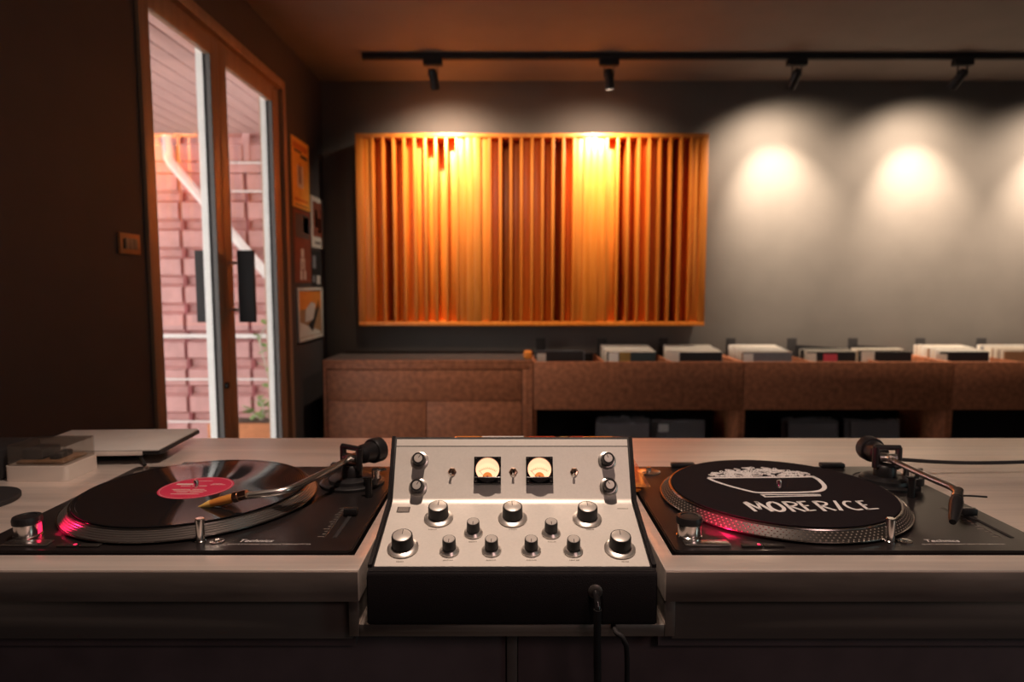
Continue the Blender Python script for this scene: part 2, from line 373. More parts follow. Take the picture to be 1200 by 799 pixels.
def plant(name, x, y, z, stems, label):
    t = thing(name, label, 'plant', (x, y, z))
    for si, pts in enumerate(stems):
        bm = bmesh.new(); sp = smooth_path(pts, 4); tube(bm, sp, .006, 6); obj('stem', bm, 'stem', t)
        for k in range(2, len(sp), 2):
            for q in range(2):
                a = random.uniform(0, 2*PI); ln = random.uniform(.05, .085)
                bm = bmesh.new(); prof = [(0,0),(.35,.28),(.7,.24),(1,0),(.7,-.24),(.35,-.28)]
                vs_ = [bm.verts.new((ln*u, ln*v, -.25*ln*u*u)) for u, v in prof]; bm.faces.new(vs_)
                r = bmesh.ops.extrude_face_region(bm, geom=bm.faces[:]); bmesh.ops.translate(bm, verts=[v for v in r['geom'] if isinstance(v, bmesh.types.BMVert)], vec=(0,0,.0015))
                obj('leaf', bm, 'leaf', t, loc=sp[k], rot=(random.uniform(-.9,.9), random.uniform(-.9,.5), a))
    return t
plant('potted_plant', -1.86, 4.75, .258, [[(0,0,0),(.02,-.01,.10),(-.03,0,.16)], [(.0,0,0),(.06,.01,.07),(.11,0,.12)], [(0,0,0),(-.08,.02,.05),(-.12,0,.10)]], 'small leafy plant growing in the orange planter')
plant('climbing_vine', -1.83, 4.80, .258, [[(0,0,0),(.02,0,.25),(-.03,0,.50),(-.04,.01,.62),(.06,0,.80),(.03,0,.98)]], 'thin vine rising outside along the edge of the right door pane')

# ------------------------------------------------------------------ left wall: switch and posters
sw = thing('light_switch', 'orange brown switch plate with three beige rockers left of the door', 'switch', (XL, 2.217, EYE+.136))
bx('plate', 'switchplate', sw, 0, .010, -.058, .058, -.035, .035, .003)
for k in range(3): bx('rocker', 'rocker', sw, .0102, .015, -.036+.024*k, -.014+.024*k, -.018, .018, .002)
bx('indicator', 'matte', sw, .0102, .012, -.043, -.037, -.018, .014)
def poster(name, y0, y1, z0, z1, base, label, pieces, frame=None, tilt=0, t=.002, off=0):
    p = thing(name, label, 'poster', (XL+.0005+off, (y0+y1)/2, EYE+(z0+z1)/2)); h = (z1-z0)/2; wd = (y1-y0)/2
    p.rotation_euler = (tilt, 0, 0)
    bx('sheet', base, p, 0, t, -wd, wd, -h, h, smooth=False)
    for m, a, b, c, d in pieces:        # fractions of the sheet
        bx('printed_area', m, p, t, t+.0006, -wd+2*wd*a, -wd+2*wd*b, -h+2*h*c, -h+2*h*d, smooth=False)
    return p
poster('concert_poster', 3.90, 4.225, .463, .880, 'posteryellow', 'yellow orange poster, topmost beside the door frame',
       [('posterorange', .08,.92,.84,.93), ('ink', .15,.55,.80,.83), ('ink', .5,.9,.74,.79), ('posterorange', .1,.9,.10,.14), ('papercream', .30,.62,.30,.62), ('posterorange', .38,.5,.36,.66), ('ink', .12,.88,.035,.05)])
poster('art_print', 4.235, 4.50, .240, .573, 'posterwhite', 'small white bordered print with red picture, right of the yellow poster',
       [('posterred', .14,.88,.22,.90), ('cream', .3,.5,.4,.75), ('posterorange', .55,.75,.30,.6), ('ink', .25,.75,.08,.12)], off=.0035)
poster('show_flyer', 3.905, 4.222, .010, .452, 'posterred', 'dark red flyer with pale figure below the yellow poster',
       [('ink', .08,.92,.62,.95), ('papergrey', .55,.95,.70,.92), ('cream', .34,.58,.18,.34), ('cream', .38,.54,.35,.47), ('cream', .30,.42,.04,.17), ('cream', .52,.64,.04,.17), ('posterred', .43,.50,.10,.30)])
poster('wall_card', 4.232, 4.43, -.012, .222, 'matte', 'dark card with grey shapes beside the dark red flyer',
       [('papergrey', .12,.45,.50,.85), ('paper', .5,.9,.05,.30), ('papergrey', .08,.3,.1,.3)])
pf = thing('framed_picture', 'white bordered picture of orange sky and dark shape, lowest by the door', 'picture', (XL, 4.165, EYE-.188)); 
bm = bmesh.new()
for a in ((-.253,-.230,-.166,.166),(.230,.253,-.166,.166),(-.2298,.2298,-.166,-.146),(-.2298,.2298,.146,.166)): box(bm, 0, .014, a[0], a[1], a[2], a[3], .002)
obj('frame', bm, 'posterwhite', pf)
bx('backing', 'paperbrown', pf, 0, .006, -.2297, .2297, -.1458, .1458, smooth=False)
bm = bmesh.new(); box(bm, .0062, .008, -.228, .228, .03, .145); obj('printed_sky', bm, 'posterorange', pf, smooth=False)
bm = bmesh.new(); prism(bm, [(-.12,-.05),(-.10,.03),(.02,.075),(.10,.06),(.05,-.04)], .0082, .0092, 'x'); obj('printed_shape', bm, 'paper', pf, smooth=False)
bm = bmesh.new(); prism(bm, [(-.06,-.07),(.03,-.115),(.17,.03),(.17,.085),(.06,-.03)], .0094, .0104, 'x'); obj('printed_shape', bm, 'matte', pf, smooth=False)
bm = bmesh.new(); prism(bm, [(-.22,-.14),(.20,-.14),(.20,-.125),(-.21,-.045)], .0082, .0092, 'x'); obj('printed_shape', bm, 'posterwhite', pf, smooth=False)

# ------------------------------------------------------------------ wooden sound diffuser on the back wall
PX0, PX1, PZ0, PZ1, PY = -1.021, 1.283, EYE-.276, EYE+.978, 4.32
dif = thing('sound_diffuser', 'large orange pine slatted diffuser panel hanging on the back wall', 'wall panel', (PX0, PY, PZ0))
PH = PZ1-PZ0; UW = (PX1-PX0)/3; DEP = YW-PY-.001
bx('rail', 'pine', dif, 0, PX1-PX0, 0, DEP, PH-.026, PH, .002)
bx('rail', 'pine', dif, 0, PX1-PX0, 0, DEP, 0, .026, .002)
bx('back_board', 'pine', dif, 0, PX1-PX0, DEP-.010, DEP, .0262, PH-.0262, smooth=False)
depths = [.012,.085,.205,.125,.065,.065,.125,.205,.085,.012]
ft, wf = .0175, .048                    # fin thickness, frame board width
ww = (UW - 2*wf - 9*ft)/10
def vert(name, x0, x1, d, m='pine'):
    return bx(name, m, dif, x0+.0003, x1-.0003, d, DEP-.0102, .0264, PH-.0264, .0012)
for u in range(3):
    x = u*UW
    vert('frame_board', x, x+wf, .001); vert('frame_board', x+UW-wf, x+UW, .001)
    x += wf
    for k, d in enumerate(depths):
        vert('well_block', x, x+ww, d); x += ww
        if k < 9: vert('fin', x, x+ft, .002); x += ft

# ------------------------------------------------------------------ ceiling track and spotlights
tr = thing('ceiling_track', 'long black lighting track fixed under the ceiling', 'track', (-.885, 4.02, ZC-.036))
bx('rail', 'matte', tr, 0, 5.2, -.018, .018, 0, .0355, .003); bx('end_cap', 'matte', tr, -.012, -.0002, -.02, .02, -.002, .0355, .003)
def spot(x, tiltx, tiltz, energy, aim, label, lit):
    s = thing('track_spotlight', label, 'spotlight', (x, 4.02, ZC-.036), 0, 'spotlights on the ceiling track')
    bx('adapter', 'matte', s, -.058, .058, -.022, .022, -.036, -.0005, .004)
    for q in (-1, 1): bx('bracket', 'black', s, q*.028-.002, q*.028+.002, -.006, .006, -.098, -.0362)
    R = Matrix.Translation((0, 0, -.085)) @ Euler((tiltx, tiltz, 0)).to_matrix().to_4x4()
    bm = bmesh.new(); lathe(bm, [(0,.03),(.018,.03),(.024,.022),(.0255,.0),(.0275,-.075),(.0275,-.086),(.023,-.086),(.022,-.074)], 28, R); h = obj('lamp_head', bm, 'black', s)
    bm = bmesh.new(); lathe(bm, [(0,-.0745),(.0216,-.0745),(.0216,-.0725),(0,-.0725)], 24, R); o = obj('lens', bm, 'lens', h); o['label'] = 'glowing lens'
    p = Matrix.Translation(s.location) @ R @ Vector((0,0,-.092))
    lamp('spot_beam', 'SPOT', p, energy, (1,.78,.58), aim, spot_size=math.radians(66), spot_blend=1, shadow_soft_size=.022)
    lamp('spot_spill', 'SPOT', p, energy*(.75 if x < 1 else .42), (1,.78,.58), aim, spot_size=math.radians(136), spot_blend=1, shadow_soft_size=.022)
Wz = EYE+.47
spot(-.474, math.radians(32), math.radians(-8), 80, (-.42, YW, Wz), 'leftmost black spotlight on the track, over the left of the diffuser', 0)
spot(.582, math.radians(6), math.radians(-6), 62, (.55, YW, Wz), 'black spotlight with its bright lens showing, over the right of the diffuser', 1)
spot(1.709, math.radians(38), math.radians(10), 235, (1.86, YW, Wz), 'black spotlight tilted left, second from the right end of the visible track', 0)
spot(2.703, math.radians(36), math.radians(22), 235, (2.80, YW, Wz), 'rightmost visible black spotlight, tilted most strongly to the left', 0)
spot(3.76, math.radians(36), math.radians(10), 235, (3.72, YW, Wz), 'black spotlight on the track beyond the right edge of the picture', 0)

# ------------------------------------------------------------------ cabinet and record bins along the back wall
YB = 4.0; TZ = EYE-.470
cb = thing('storage_cabinet', 'red brown chipboard cabinet with drawer below the left of the diffuser', 'cabinet', (-1.176, YB, 0))
cw = 1.176+.128
bm = bmesh.new(); box(bm, 0, cw, .022, YW-YB-.002, .06, TZ-.0225); obj('carcass', bm, 'dark', cb, smooth=False)
bx('top_board', 'mdf', cb, 0, cw, 0, YW-YB-.002, TZ-.022, TZ, .002)
bx('top_sheet', 'darktop', cb, .004, cw-.004, .006, YW-YB-.002, TZ+.0001, TZ+.0016, smooth=False); bx('side_panel', 'mdf', cb, 0, .020, 0, .0215, .06, TZ-.0225, .001); bx('side_panel', 'mdf', cb, cw-.020, cw, 0, .0215, .06, TZ-.0225, .001)  # thin dark sheet over the top board
bx('front_rail', 'mdf', cb, .0205, cw-.0205, 0, .0215, TZ-.058, TZ-.0225, .001)
bx('stile', 'mdf', cb, cw-.062, cw-.0205, 0, .0215, .06, TZ-.0585, .001)
bx('drawer_front', 'mdf', cb, .025, cw-.068, .001, .0215, TZ-.252, TZ-.0635, .0015)
bx('door', 'mdf', cb, .025, .638, .001, .0215, .075, TZ-.2565, .0015)
bx('door', 'mdf', cb, .643, cw-.068, .001, .0215, .075, TZ-.2565, .0015)
bx('plinth_board', 'dark', cb, 0, cw, .03, .05, 0, .0598)
rb = bx('wood_block', 'orangecard', None, -.026, .026, -.03, .03, 0, .052, .012); rb.location = (.10, 4.06, TZ+.0018)
tag(rb, 'small orange block on the right end of the chipboard cabinet top', 'block')
BZ1, BZ0 = EYE-.480, EYE-.781
UXS = [.132, 1.441, 2.745, 4.05]; SLW = []
ulab = ['chipboard record bin unit beside the drawer cabinet', 'middle chipboard record bin unit on the back wall', 'chipboard record bin unit at the right edge']
for i in range(3):
    a, b = UXS[i]+.002, UXS[i+1]-.002; wdt = b-a
    u = thing('record_bin', ulab[i], 'record bin', (a, YB, 0), 0, 'record bins along the back wall')
    bx('fascia', 'mdf', u, 0, wdt, 0, .020, BZ0, BZ1, .002)
    for q in (0, wdt-.020): bx('side_panel', 'mdf', u, q, q+.020, .0205, YW-YB-.002, .0, BZ1-.004, .001)
    bm = bmesh.new(); prism(bm, [(.0205, BZ0+.0), (.0205, BZ0+.016), (.52, BZ0+.056), (.52, BZ0+.040)], .0205, wdt-.0205, 'x'); obj('bin_floor', bm, 'mdf', u, smooth=False)
    bx('shelf', 'mdf', u, .0205, wdt-.0205, .0205, .52, .04, .058); bx('back_panel', 'dark', u, .0205, wdt-.0205, .5205, YW-YB-.002, .0, BZ1-.004, smooth=False)
    bx('plinth_board', 'dark', u, .0205, wdt-.0205, .03, .05, 0, .0398)
    for k in range(3):
        xs = .0205 + (wdt-.041)/3*k
        if k: bx('divider', 'mdf', u, xs-.006, xs+.006, .0205, .52, BZ0+.058, BZ1-.004)
        bx('divider_tab', 'matte', u, xs+.01, xs+.075, .440, .452, BZ0+.052, BZ1+.112, .004)
# records standing in the bins
random.seed(11)
sleeve_proto = {}
def sleeve_mesh(m):
    if m not in sleeve_proto:
        bm = bmesh.new(); box(bm, 0, .315, 0, .0042, 0, .315)
        me = bpy.data.meshes.new('record_sleeve'); bm.to_mesh(me); bm.free(); me.materials.append(M[m]); sleeve_proto[m] = me
    return sleeve_proto[m]
def sleeve(m, x, y, z, tilt, label, group, rz=0):
    o = bpy.data.objects.new('record_sleeve', sleeve_mesh(m)); C.objects.link(o); o.location = (x, y, z); o.rotation_euler = (tilt, 0, rz)
    return tag(o, label, 'record', group)
def sticker(par, m, x0, x1, z0, z1, label=None):
    o = bx('sticker', m, par, x0, x1, -.0012, -.0001, z0, z1, smooth=False)
    if label: o['label'] = label
    return o
stacks = [   # x, front y, records, front material, stickers, palette, front label, rest label
 (.150, 4.17, 4,  'paperblack', [('paper', .012,.070,.235,.300)], ['paperblack']*3+['papergrey'], 'black record sleeve with grey price label, leftmost in the bins', 'dark record sleeve behind the leftmost black front sleeve'),
 (.610, 4.13, 30, 'teal', [('paperwhite', .01,.075,.250,.312), ('gold', .080,.150,.200,.315)], ['papercream']*5+['paperwhite']*3+['paper'], 'teal and gold front record sleeve with white label, second bin stack', 'pale edged record sleeve behind the teal and gold front sleeve'),
 (1.035, 4.13, 30, 'paperblack', [('papercream', -.045,.040,.245,.325)], ['papercream']*5+['paperwhite']*3, 'black front record sleeve beside a cream label, third bin stack', 'pale edged record sleeve of the third bin stack from the left'),
 (1.485, 4.13, 32, 'papergrey', [('paperwhite', .0,.065,.235,.305)], ['paperwhite']*4+['papercream']*3+['paper', 'paperbrown'], 'grey blue front record sleeve with white label, fourth bin stack', 'white edged record sleeve behind the grey blue front sleeve'),
 (1.905, 4.15, 14, 'paperblack', [('papercream', .0,.060,.235,.305), ('pink', .105,.195,.235,.300)], ['papercream']*4+['paperblack']*2+['paperbrown'], 'black front record sleeve with pink red sticker', 'record sleeve behind the sleeve with the pink red sticker'),
 (2.265, 4.15, 15, 'paperblack', [('papercream', -.01,.075,.240,.315)], ['papercream']*4+['paperblack']+['paperbrown'], 'black front record sleeve with cream label right of the pink stickered one', 'record sleeve in the stack right of the pink stickered one'),
 (2.765, 4.15, 32, 'paperblack', [('papercream', -.03,.045,.235,.300)], ['papercream']*4+['paperwhite']*3+['paperbrown', 'paper'], 'black front record sleeve of the seventh stack, under a grey edged sleeve', 'cream edged record sleeve of the seventh bin stack'),
 (3.19, 4.16, 30, 'paperbrown', [], ['papercream']*4+['paperwhite']+['paperbrown']*2+['papergrey'], 'brown front record sleeve of the last stack at the right edge', 'record sleeve of the last bin stack at the right edge'),
]
def binz(y): return BZ0+.016+(y-YB-.0205)*(.040/.4995)
for si, (x, y, n, fm, st, pal, fl, rl) in enumerate(stacks):
    g = 'records in bin stack %s from the left' % ['one','two','three','four','five','six','seven','eight'][si]
    pitch = min(.0098, (4.425-y)/max(n,1))
    for k in range(n):
        yy = y + k*pitch; m = fm if k == 0 else random.choice(pal)
        o = sleeve(m, x + (0 if k == 0 else random.uniform(-.010,.010)), yy, binz(yy)+.006, math.radians(-2.5), fl if k == 0 else rl, g)
        if k == 0:
            for s in st: sticker(o, *s)
for x, y, l in ((1.905, 4.36, 'black record sleeve leaning back behind the fifth bin stack'), (2.30, 4.36, 'black record sleeve leaning back behind the sixth bin stack')):
    o = sleeve('paperblack', x, y, binz(y)+.014, math.radians(-4), l, 'black sleeves leaning at the back of the bins'); o.rotation_euler.y = math.radians(4)
# plastic-wrapped records on the lower shelves
def wrapped(x, y, n, label, group, stick=None, jag=.012, m='plasticbag', inner='paper'):
    for k in range(n):
        t = thing('wrapped_record', label if k == 0 else label.split(' on the')[0] + ' behind the front one,' + label.split(' on the')[1], 'record', (x+random.uniform(-.02,.02), y+.02*k, .0585), 0, group)
        t.rotation_euler = (math.radians(-3), 0, 0)
        bx('sleeve', inner, t, .004, .316, .001, .005, 0, .300, smooth=False)
        bm = bmesh.new(); N = 12
        top = [(.320*q/N, .318+random.uniform(-jag, jag*1.6)) for q in range(N+1)]
        prism(bm, [(0, 0)] + top + [(.320, 0)], -.0012, .0002, 'y'); o = obj('plastic_cover', bm, m, t, smooth=False)
        if stick and k == 0: bx('sticker', 'paper', t, *stick, -.0025, -.0014, .245, .292, smooth=False)
wrapped(.56, 4.14, 5, 'record in crumpled clear plastic on the lower shelf of the left bin', 'wrapped records under the left bin', jag=.02)
wrapped(.93, 4.16, 3, 'dark record with square label on the lower shelf of the left bin', 'labelled dark records under the left bin', (.02,.08), inner='paperblack', jag=.004)
wrapped(1.80, 4.14, 6, 'record in grey plastic on the lower shelf of the middle bin', 'wrapped records under the middle bin', jag=.008, inner='paper')
wrapped(2.20, 4.16, 2, 'pale topped record right of grey wrapped ones on the lower shelf', 'pale topped records under the middle bin', jag=.01, inner='paper')

# ------------------------------------------------------------------ steel DJ counter
CT = EYE-.312; CY0, CY1 = .686, 1.300; CXL, CXR = XL+.004, 2.05
ctr = thing('dj_counter', 'brushed steel topped dj counter holding two turntables and a mixer', 'counter', (0, CY0, 0))
T1 = (-.640, -.187); T2 = (.190, .643); TY = (.731, 1.084); g = .004
MX, MYB = .168, .965
xs = [CXL, T1[0]-g, T1[1]+g, -MX, MX, T2[0]-g, T2[1]+g, CXR]
ys = [CY0, TY[0]-g, MYB, TY[1]+g, CY1]
def filled(i, j):
    x = (xs[i]+xs[i+1])/2; y = (ys[j]+ys[j+1])/2
    if (T1[0]-g < x < T1[1]+g or T2[0]-g < x < T2[1]+g) and TY[0]-g < y < TY[1]+g: return False
    if abs(x) < MX and y < MYB: return False
    return True
bm = bmesh.new(); V = {}
def gv(i, j, z):
    k = (i, j, z)
    if k not in V: V[k] = bm.verts.new((xs[i], ys[j]-CY0, z))
    return V[k]
zt, zb = CT, CT-.035
F = {(i, j) for i in range(len(xs)-1) for j in range(len(ys)-1) if filled(i, j)}
for i, j in F:
    bm.faces.new((gv(i,j,zt), gv(i+1,j,zt), gv(i+1,j+1,zt), gv(i,j+1,zt))); bm.faces.new((gv(i,j,zb), gv(i,j+1,zb), gv(i+1,j+1,zb), gv(i+1,j,zb)))
    for di, dj, a, b in ((-1,0,(i,j+1),(i,j)), (1,0,(i+1,j),(i+1,j+1)), (0,-1,(i,j),(i+1,j)), (0,1,(i+1,j+1),(i,j+1))):
        if (i+di, j+dj) not in F: bm.faces.new((gv(*a,zt), gv(*a,zb), gv(*b,zb), gv(*b,zt)))
bmesh.ops.recalc_face_normals(bm, faces=bm.faces[:])
es = [e for e in bm.edges if len(e.link_faces) == 2 and abs(e.calc_face_angle(0)) > .5 and all(abs(v.co.z-zt) < 1e-6 for v in e.verts)]
bmesh.ops.bevel(bm, geom=es, offset=.0018, segments=2, profile=.5, affect='EDGES')
obj('worktop', bm, 'steel', ctr)
for a, b in ((CXL, -.1690), (.1690, CXR)): bx('shaded_edge_band', 'edge', ctr, a, b, -.0016, -.0001, zb-.0002, zt-.0016, .0004)  # smudged band added over the lip; its dark colour paints the shade there
bm = bmesh.new()      # steel cradle that the mixer stands in
box(bm, -.180, -.1685, 0, MYB-CY0, EYE-.388, zb-.0004, .001); box(bm, .1685, .180, 0, MYB-CY0, EYE-.388, zb-.0004, .001)
box(bm, -.1684, .1684, 0, MYB-CY0, EYE-.388, EYE-.374, .001)
obj('mixer_cradle', bm, 'steelv', ctr)
for a, b in ((CXL, -.1806), (.1806, CXR)): bx('apron_panel', 'apron', ctr, a, b, .016, .034, EYE-.400, zb-.0004, .001)
for T in (T1, T2): bx('turntable_shelf', 'body', ctr, T[0]-.02, T[1]+.02 if T is T2 else T[1]+.005, .036, TY[1]-CY0+.02, CT-.1075, CT-.0945)
for a, b in ((CXL, -.007), (.007, CXR)): bx('front_panel', 'body', ctr, a, b, .050, .068, .06, EYE-.4005, .001)
bx('centre_post', 'apron', ctr, -.0062, .0062, .046, .070, .06, EYE-.4005, .001)
bx('plinth_board', 'body', ctr, CXL, CXR, .09, .11, 0, .0595)
bx('rear_panel', 'body', ctr, CXL, CXR, .585, .605, 0, zb-.0004)

# ------------------------------------------------------------------ turntables
TH = .094
def turntable(x0, label, arm, headtype, rimlines, motion):
    t = thing('turntable', label, 'turntable', (x0, TY[0], CT+.0025-TH), 0, 'turntables set into the counter'); W, D = .453, .353
    bm = bmesh.new(); prism(bm, rrect(0, W, 0, D, .008), 0, TH, 'z')
    es = [e for e in bm.edges if all(abs(v.co.z-TH) < 1e-6 for v in e.verts)]; bmesh.ops.bevel(bm, geom=es, offset=.0016, segments=2, affect='EDGES')
    obj('plinth', bm, 'plinth', t)
    px, py = (.185, .182)
    if x0 > 0: px = .195
    # platter
    bm = bmesh.new()
    if rimlines:
        pr = [(0,.003),(.166,.003)]
        for k in range(5):
            q = k/5; r = .1655-.0105*q; z = .0036+.0105*q
            pr += [(r, z), (r-.0003, z+.0014), (r-.0013, z+.0016)]
        pr += [(.1535,.0148),(.1515,.0148),(.150,.0128),(0,.0128)]
    else: pr = [(0,.003),(.166,.003),(.1655,.0036),(.1545,.0138),(.1535,.0148),(.1515,.0148),(.150,.0128),(0,.0128)]
    lathe(bm, pr, 160); P = obj('platter', bm, 'rimlight' if rimlines else 'rim', t, loc=(px, py, TH))
    bm = bmesh.new(); lathe(bm, [(.1655,.0030),(.1672,.0030),(.1672,.0044),(.1650,.0044),(.1655,.0030)], 160); obj('rim_ring', bm, 'rimedge', P)
    bm = bmesh.new(); lathe(bm, [(.1535,.0145),(.1553,.0138),(.1545,.0152),(.1518,.0154),(.1518,.0145)], 160); obj('rim_ring', bm, 'rimedge', P)
    if not rimlines:
        bm = bmesh.new(); n = Vector((.0102, 0, .0109)).normalized()
        for row in range(4):
            q = .16+.225*row; r = .1655-.011*q; z = .0036+.0102*q; N = 150
            for k in range(N):
                a = 2*PI*(k+.5*(row % 2))/N; R = Matrix.Rotation(a, 4, 'Z'); c = Vector((r, 0, z)); s = Vector((-.7,0,.7))*.00075; h = Vector((0,.0019,0))
                vv = [bm.verts.new(R @ (c+s*i+h*j)) for i, j in ((-1,-.6),(-1,.6),(1,.6),(1,-.6))]; ap = bm.verts.new(R @ (c+n*.0009))
                for i in range(4): bm.faces.new((vv[i], vv[(i+1) % 4], ap))
        o = obj('strobe_dots', bm, 'dot', P, smooth=False); o['kind'] = 'stuff'
    bm = bmesh.new(); lathe(bm, [(.0036,.010),(.0036,.0265),(.0028,.0285),(0,.029)], 20); obj('spindle', bm, 'chrome', P)
    # strobe tower / power switch
    sx, sy = (.047, .040) if x0 < 0 else (.027, .040)
    bm = bmesh.new(); lathe(bm, [(0,0),(.0155,0),(.0155,.004),(.0142,.005),(.0142,.019),(.0,.019)], 32); S = obj('strobe_tower', bm, 'chrome', t, loc=(sx, sy, TH))
    bm = bmesh.new(); lathe(bm, [(.0140,.0192),(.0158,.0192),(.0162,.024),(.0150,.0275),(.0105,.028),(.0100,.0272),(0,.0272)], 32); obj('power_dial', bm, 'black', S)
    bm = bmesh.new(); 
    for k in range(8):
        a0, a1 = math.radians(-8+6.5*k), math.radians(-8+6.5*(k+1))
        vv = [bm.verts.new((.01435*math.cos(a), .01435*math.sin(a), z)) for a, z in ((a0,.006),(a1,.006),(a1,.0185),(a0,.0185))]; bm.faces.new(vv)
    o = obj('strobe_window', bm, 'redled', S); o['label'] = 'glowing red strobe window'
    lamp('strobe_glow', 'SPOT', (x0+sx+.0165, TY[0]+sy+.002, CT+.0025+.013), 1.0, (1,.01,.09), (x0+px-.04, TY[0]+py-.05, CT+.016), spot_size=math.radians(95), spot_blend=.6, shadow_soft_size=.004)
    bx('start_button', 'spun', t, sx-.012, sx+.042, .012, .027, TH+.0002, TH+.0030, .0008)
    for k in range(2): bx('speed_button', 'rim', t, sx+.055+.026*k, sx+.079+.026*k, .010, .018, TH+.0002, TH+.0022, .0006)
    bx('speed_light', 'redled', t, sx+.074, sx+.077, .012, .015, TH+.0023, TH+.0029)
    bm = bmesh.new(); lathe(bm, [(0,0),(.0062,0),(.0062,.002),(.0052,.003),(.0052,.029),(.0044,.030),(0,.030)], 24); obj('target_light', bm, 'chrome', t, loc=(.265, .026, TH))
    bm = bmesh.new(); lathe(bm, [(0,0),(.0085,0),(.0085,.0012),(.0055,.0014),(.0055,.0004),(.003,.0004),(.003,.003),(0,.003)], 24); obj('lamp_socket', bm, 'chrome', t, loc=(.284, .028, TH+.0001))
    # 45 adapter recess
    bm = bmesh.new(); lathe(bm, [(0,.0004),(.019,.0004),(.019,.0016),(.017,.002),(.004,.003),(.0036,.009),(0,.009)], 32); obj('centre_adapter', bm, 'spun', t, loc=(.036, .318, TH))
    for hx in (.10, .353): bx('hinge_mount', 'black', t, hx-.020, hx+.020, D-.012, D+.0015, TH+.0002, TH+.0075, .002)
    # pitch fader
    bx('fader_slot', 'matte', t, .4205, .4255, .040, .150, TH+.0001, TH+.0006)
    bx('fader_track', 'spun', t, .4098, .4106, .040, .150, TH+.0001, TH+.0004)
    bm = bmesh.new(); box(bm, .4145, .4325, .112, .122, TH+.0008, TH+.010, .001); F_ = obj('fader_knob', bm, 'black', t); bx('indicator_line', 'spun', F_, .4145, .4325, .1158, .1182, TH+.0101, TH+.0106)
    bm = bmesh.new()
    for k in range(13):
        yy = .043+.0085*k; ln = .008 if k % 3 == 0 else .0045; box(bm, .409-ln, .4088, yy-.0004, yy+.0004, TH+.0001, TH+.0003)
    obj('pitch_scale', bm, 'inkfaint', t, smooth=False)
    text_obj('maker_name', 'Technics', .0115, 'white', t, (.309, .0265, TH+.0002), shear=.25, sx=1.02)
    text_obj('printed_line', 'QUARTZ SYNTHESIZER DIRECT DRIVE TURNTABLE SYSTEM', .0038, 'paper', t, (.300, .0185, TH+.0002), sx=.98)
    # tonearm
    ax, ay = .391, .254
    A = bpy.data.objects.new('tonearm', None); C.objects.link(A); A.parent = t
    bm = bmesh.new(); lathe(bm, [(0,0),(.049,0),(.049,.004),(.046,.006),(.044,.006),(.043,.005),(.036,.005),(.035,.010),(.030,.0125),(.016,.0125),(.016,.026),(.013,.030),(0,.030)], 56); obj('arm_base', bm, 'black', A, loc=(ax, ay+.004, TH+.0002))
    d = (Vector(arm[0]) - Vector(arm[1])).normalized()      # pointing backwards from the bearing
    pv = Vector((ax, ay, TH+.042)); side = Vector((-d.y, d.x, 0)).normalized()
    bm = bmesh.new()        # gimbal yoke
    for q in (-1, 1): tube(bm, [pv+side*.017*q+Vector((0,0,-.016)), pv+side*.017*q+Vector((0,0,.016))], .005, 10)
    tube(bm, [pv-side*.017+Vector((0,0,-.014)), pv+side*.017+Vector((0,0,-.014))], .005, 10)
    tube(bm, [pv-side*.019+Vector((0,0,.016)), pv+side*.019+Vector((0,0,.016))], .0042, 10)
    obj('bearing_yoke', bm, 'black', A)
    bm = bmesh.new(); tube(bm, [pv-side*.013, pv+side*.013], .0065, 12); tube(bm, [pv-d*.012, pv+d*.012], .006, 14); obj('bearing', bm, 'spun', A)
    pts = smooth_path([pv+d*.010] + [Vector(p) for p in arm[1:]], 8)
    bm = bmesh.new(); tube(bm, pts, .0047, 14); obj('arm_tube', bm, 'spun', A)
    bm = bmesh.new(); tube(bm, [pv+d*.010, pv+d*.030], .0058, 14); obj('rear_shaft', bm, 'spun', A)
    bm = bmesh.new(); prof = [(.020,.010),(.024,.0150),(.044,.0160),(.0445,.0190),(.047,.0200),(.062,.0200),(.064,.018),(.0642,.006)]
    tube(bm, [pv+d*s for s, r in prof], 1, 32, [r for s, r in prof]); cwt = obj('counterweight', bm, 'black', A)
    bm = bmesh.new(); tube(bm, [pv+d*.0455, pv+d*.0468], .01930, 32); obj('weight_ring', bm, 'chrome', cwt)
    # anti-skate knob, height lock, lift lever, arm rest
    bm = bmesh.new(); lathe(bm, [(0,0),(.010,0),(.010,.010),(.009,.011),(0,.011)], 24); obj('anti_skate_knob', bm, 'black', A, loc=(ax+.034, ay-.022, TH+.0065))
    bm = bmesh.new(); lathe(bm, [(0,0),(.006,0),(.006,.016),(0,.016)], 16); tube(bm, [(0,0,.014),(.018,-.010,.018)], .002, 8); obj('lift_lever', bm, 'spun', A, loc=(ax+.036, ay+.006, TH+.0065))
    bm = bmesh.new(); lathe(bm, [(0,0),(.005,0),(.005,.028),(0,.028)], 16); box(bm, -.008, .008, -.004, .004, .0282, .0305, .001); box(bm, .0062, .008, -.004, .004, .0305, .039); R_ = obj('arm_rest', bm, 'black', A, loc=(ax+.0015 if x0 > 0 else ax+.040, ay-.062, TH+.0002))
    # headshell
    hb, ht = Vector(arm[-1]), Vector(headtype[1]); hd = (ht-hb).normalized()
    bm = bmesh.new(); tube(bm, [hb-hd*.014, hb-hd*.002], .0062, 16); tube(bm, [hb-hd*.0018, hb+hd*.005], .0070, 16); obj('collar', bm, headtype[2], A)
    L_ = (ht-hb).length; hs = Vector((-hd.y, hd.x, 0)).normalized(); hu = hs.cross(hd)*-1
    if hu.z < 0: hu = -hu
    bm = bmesh.new()
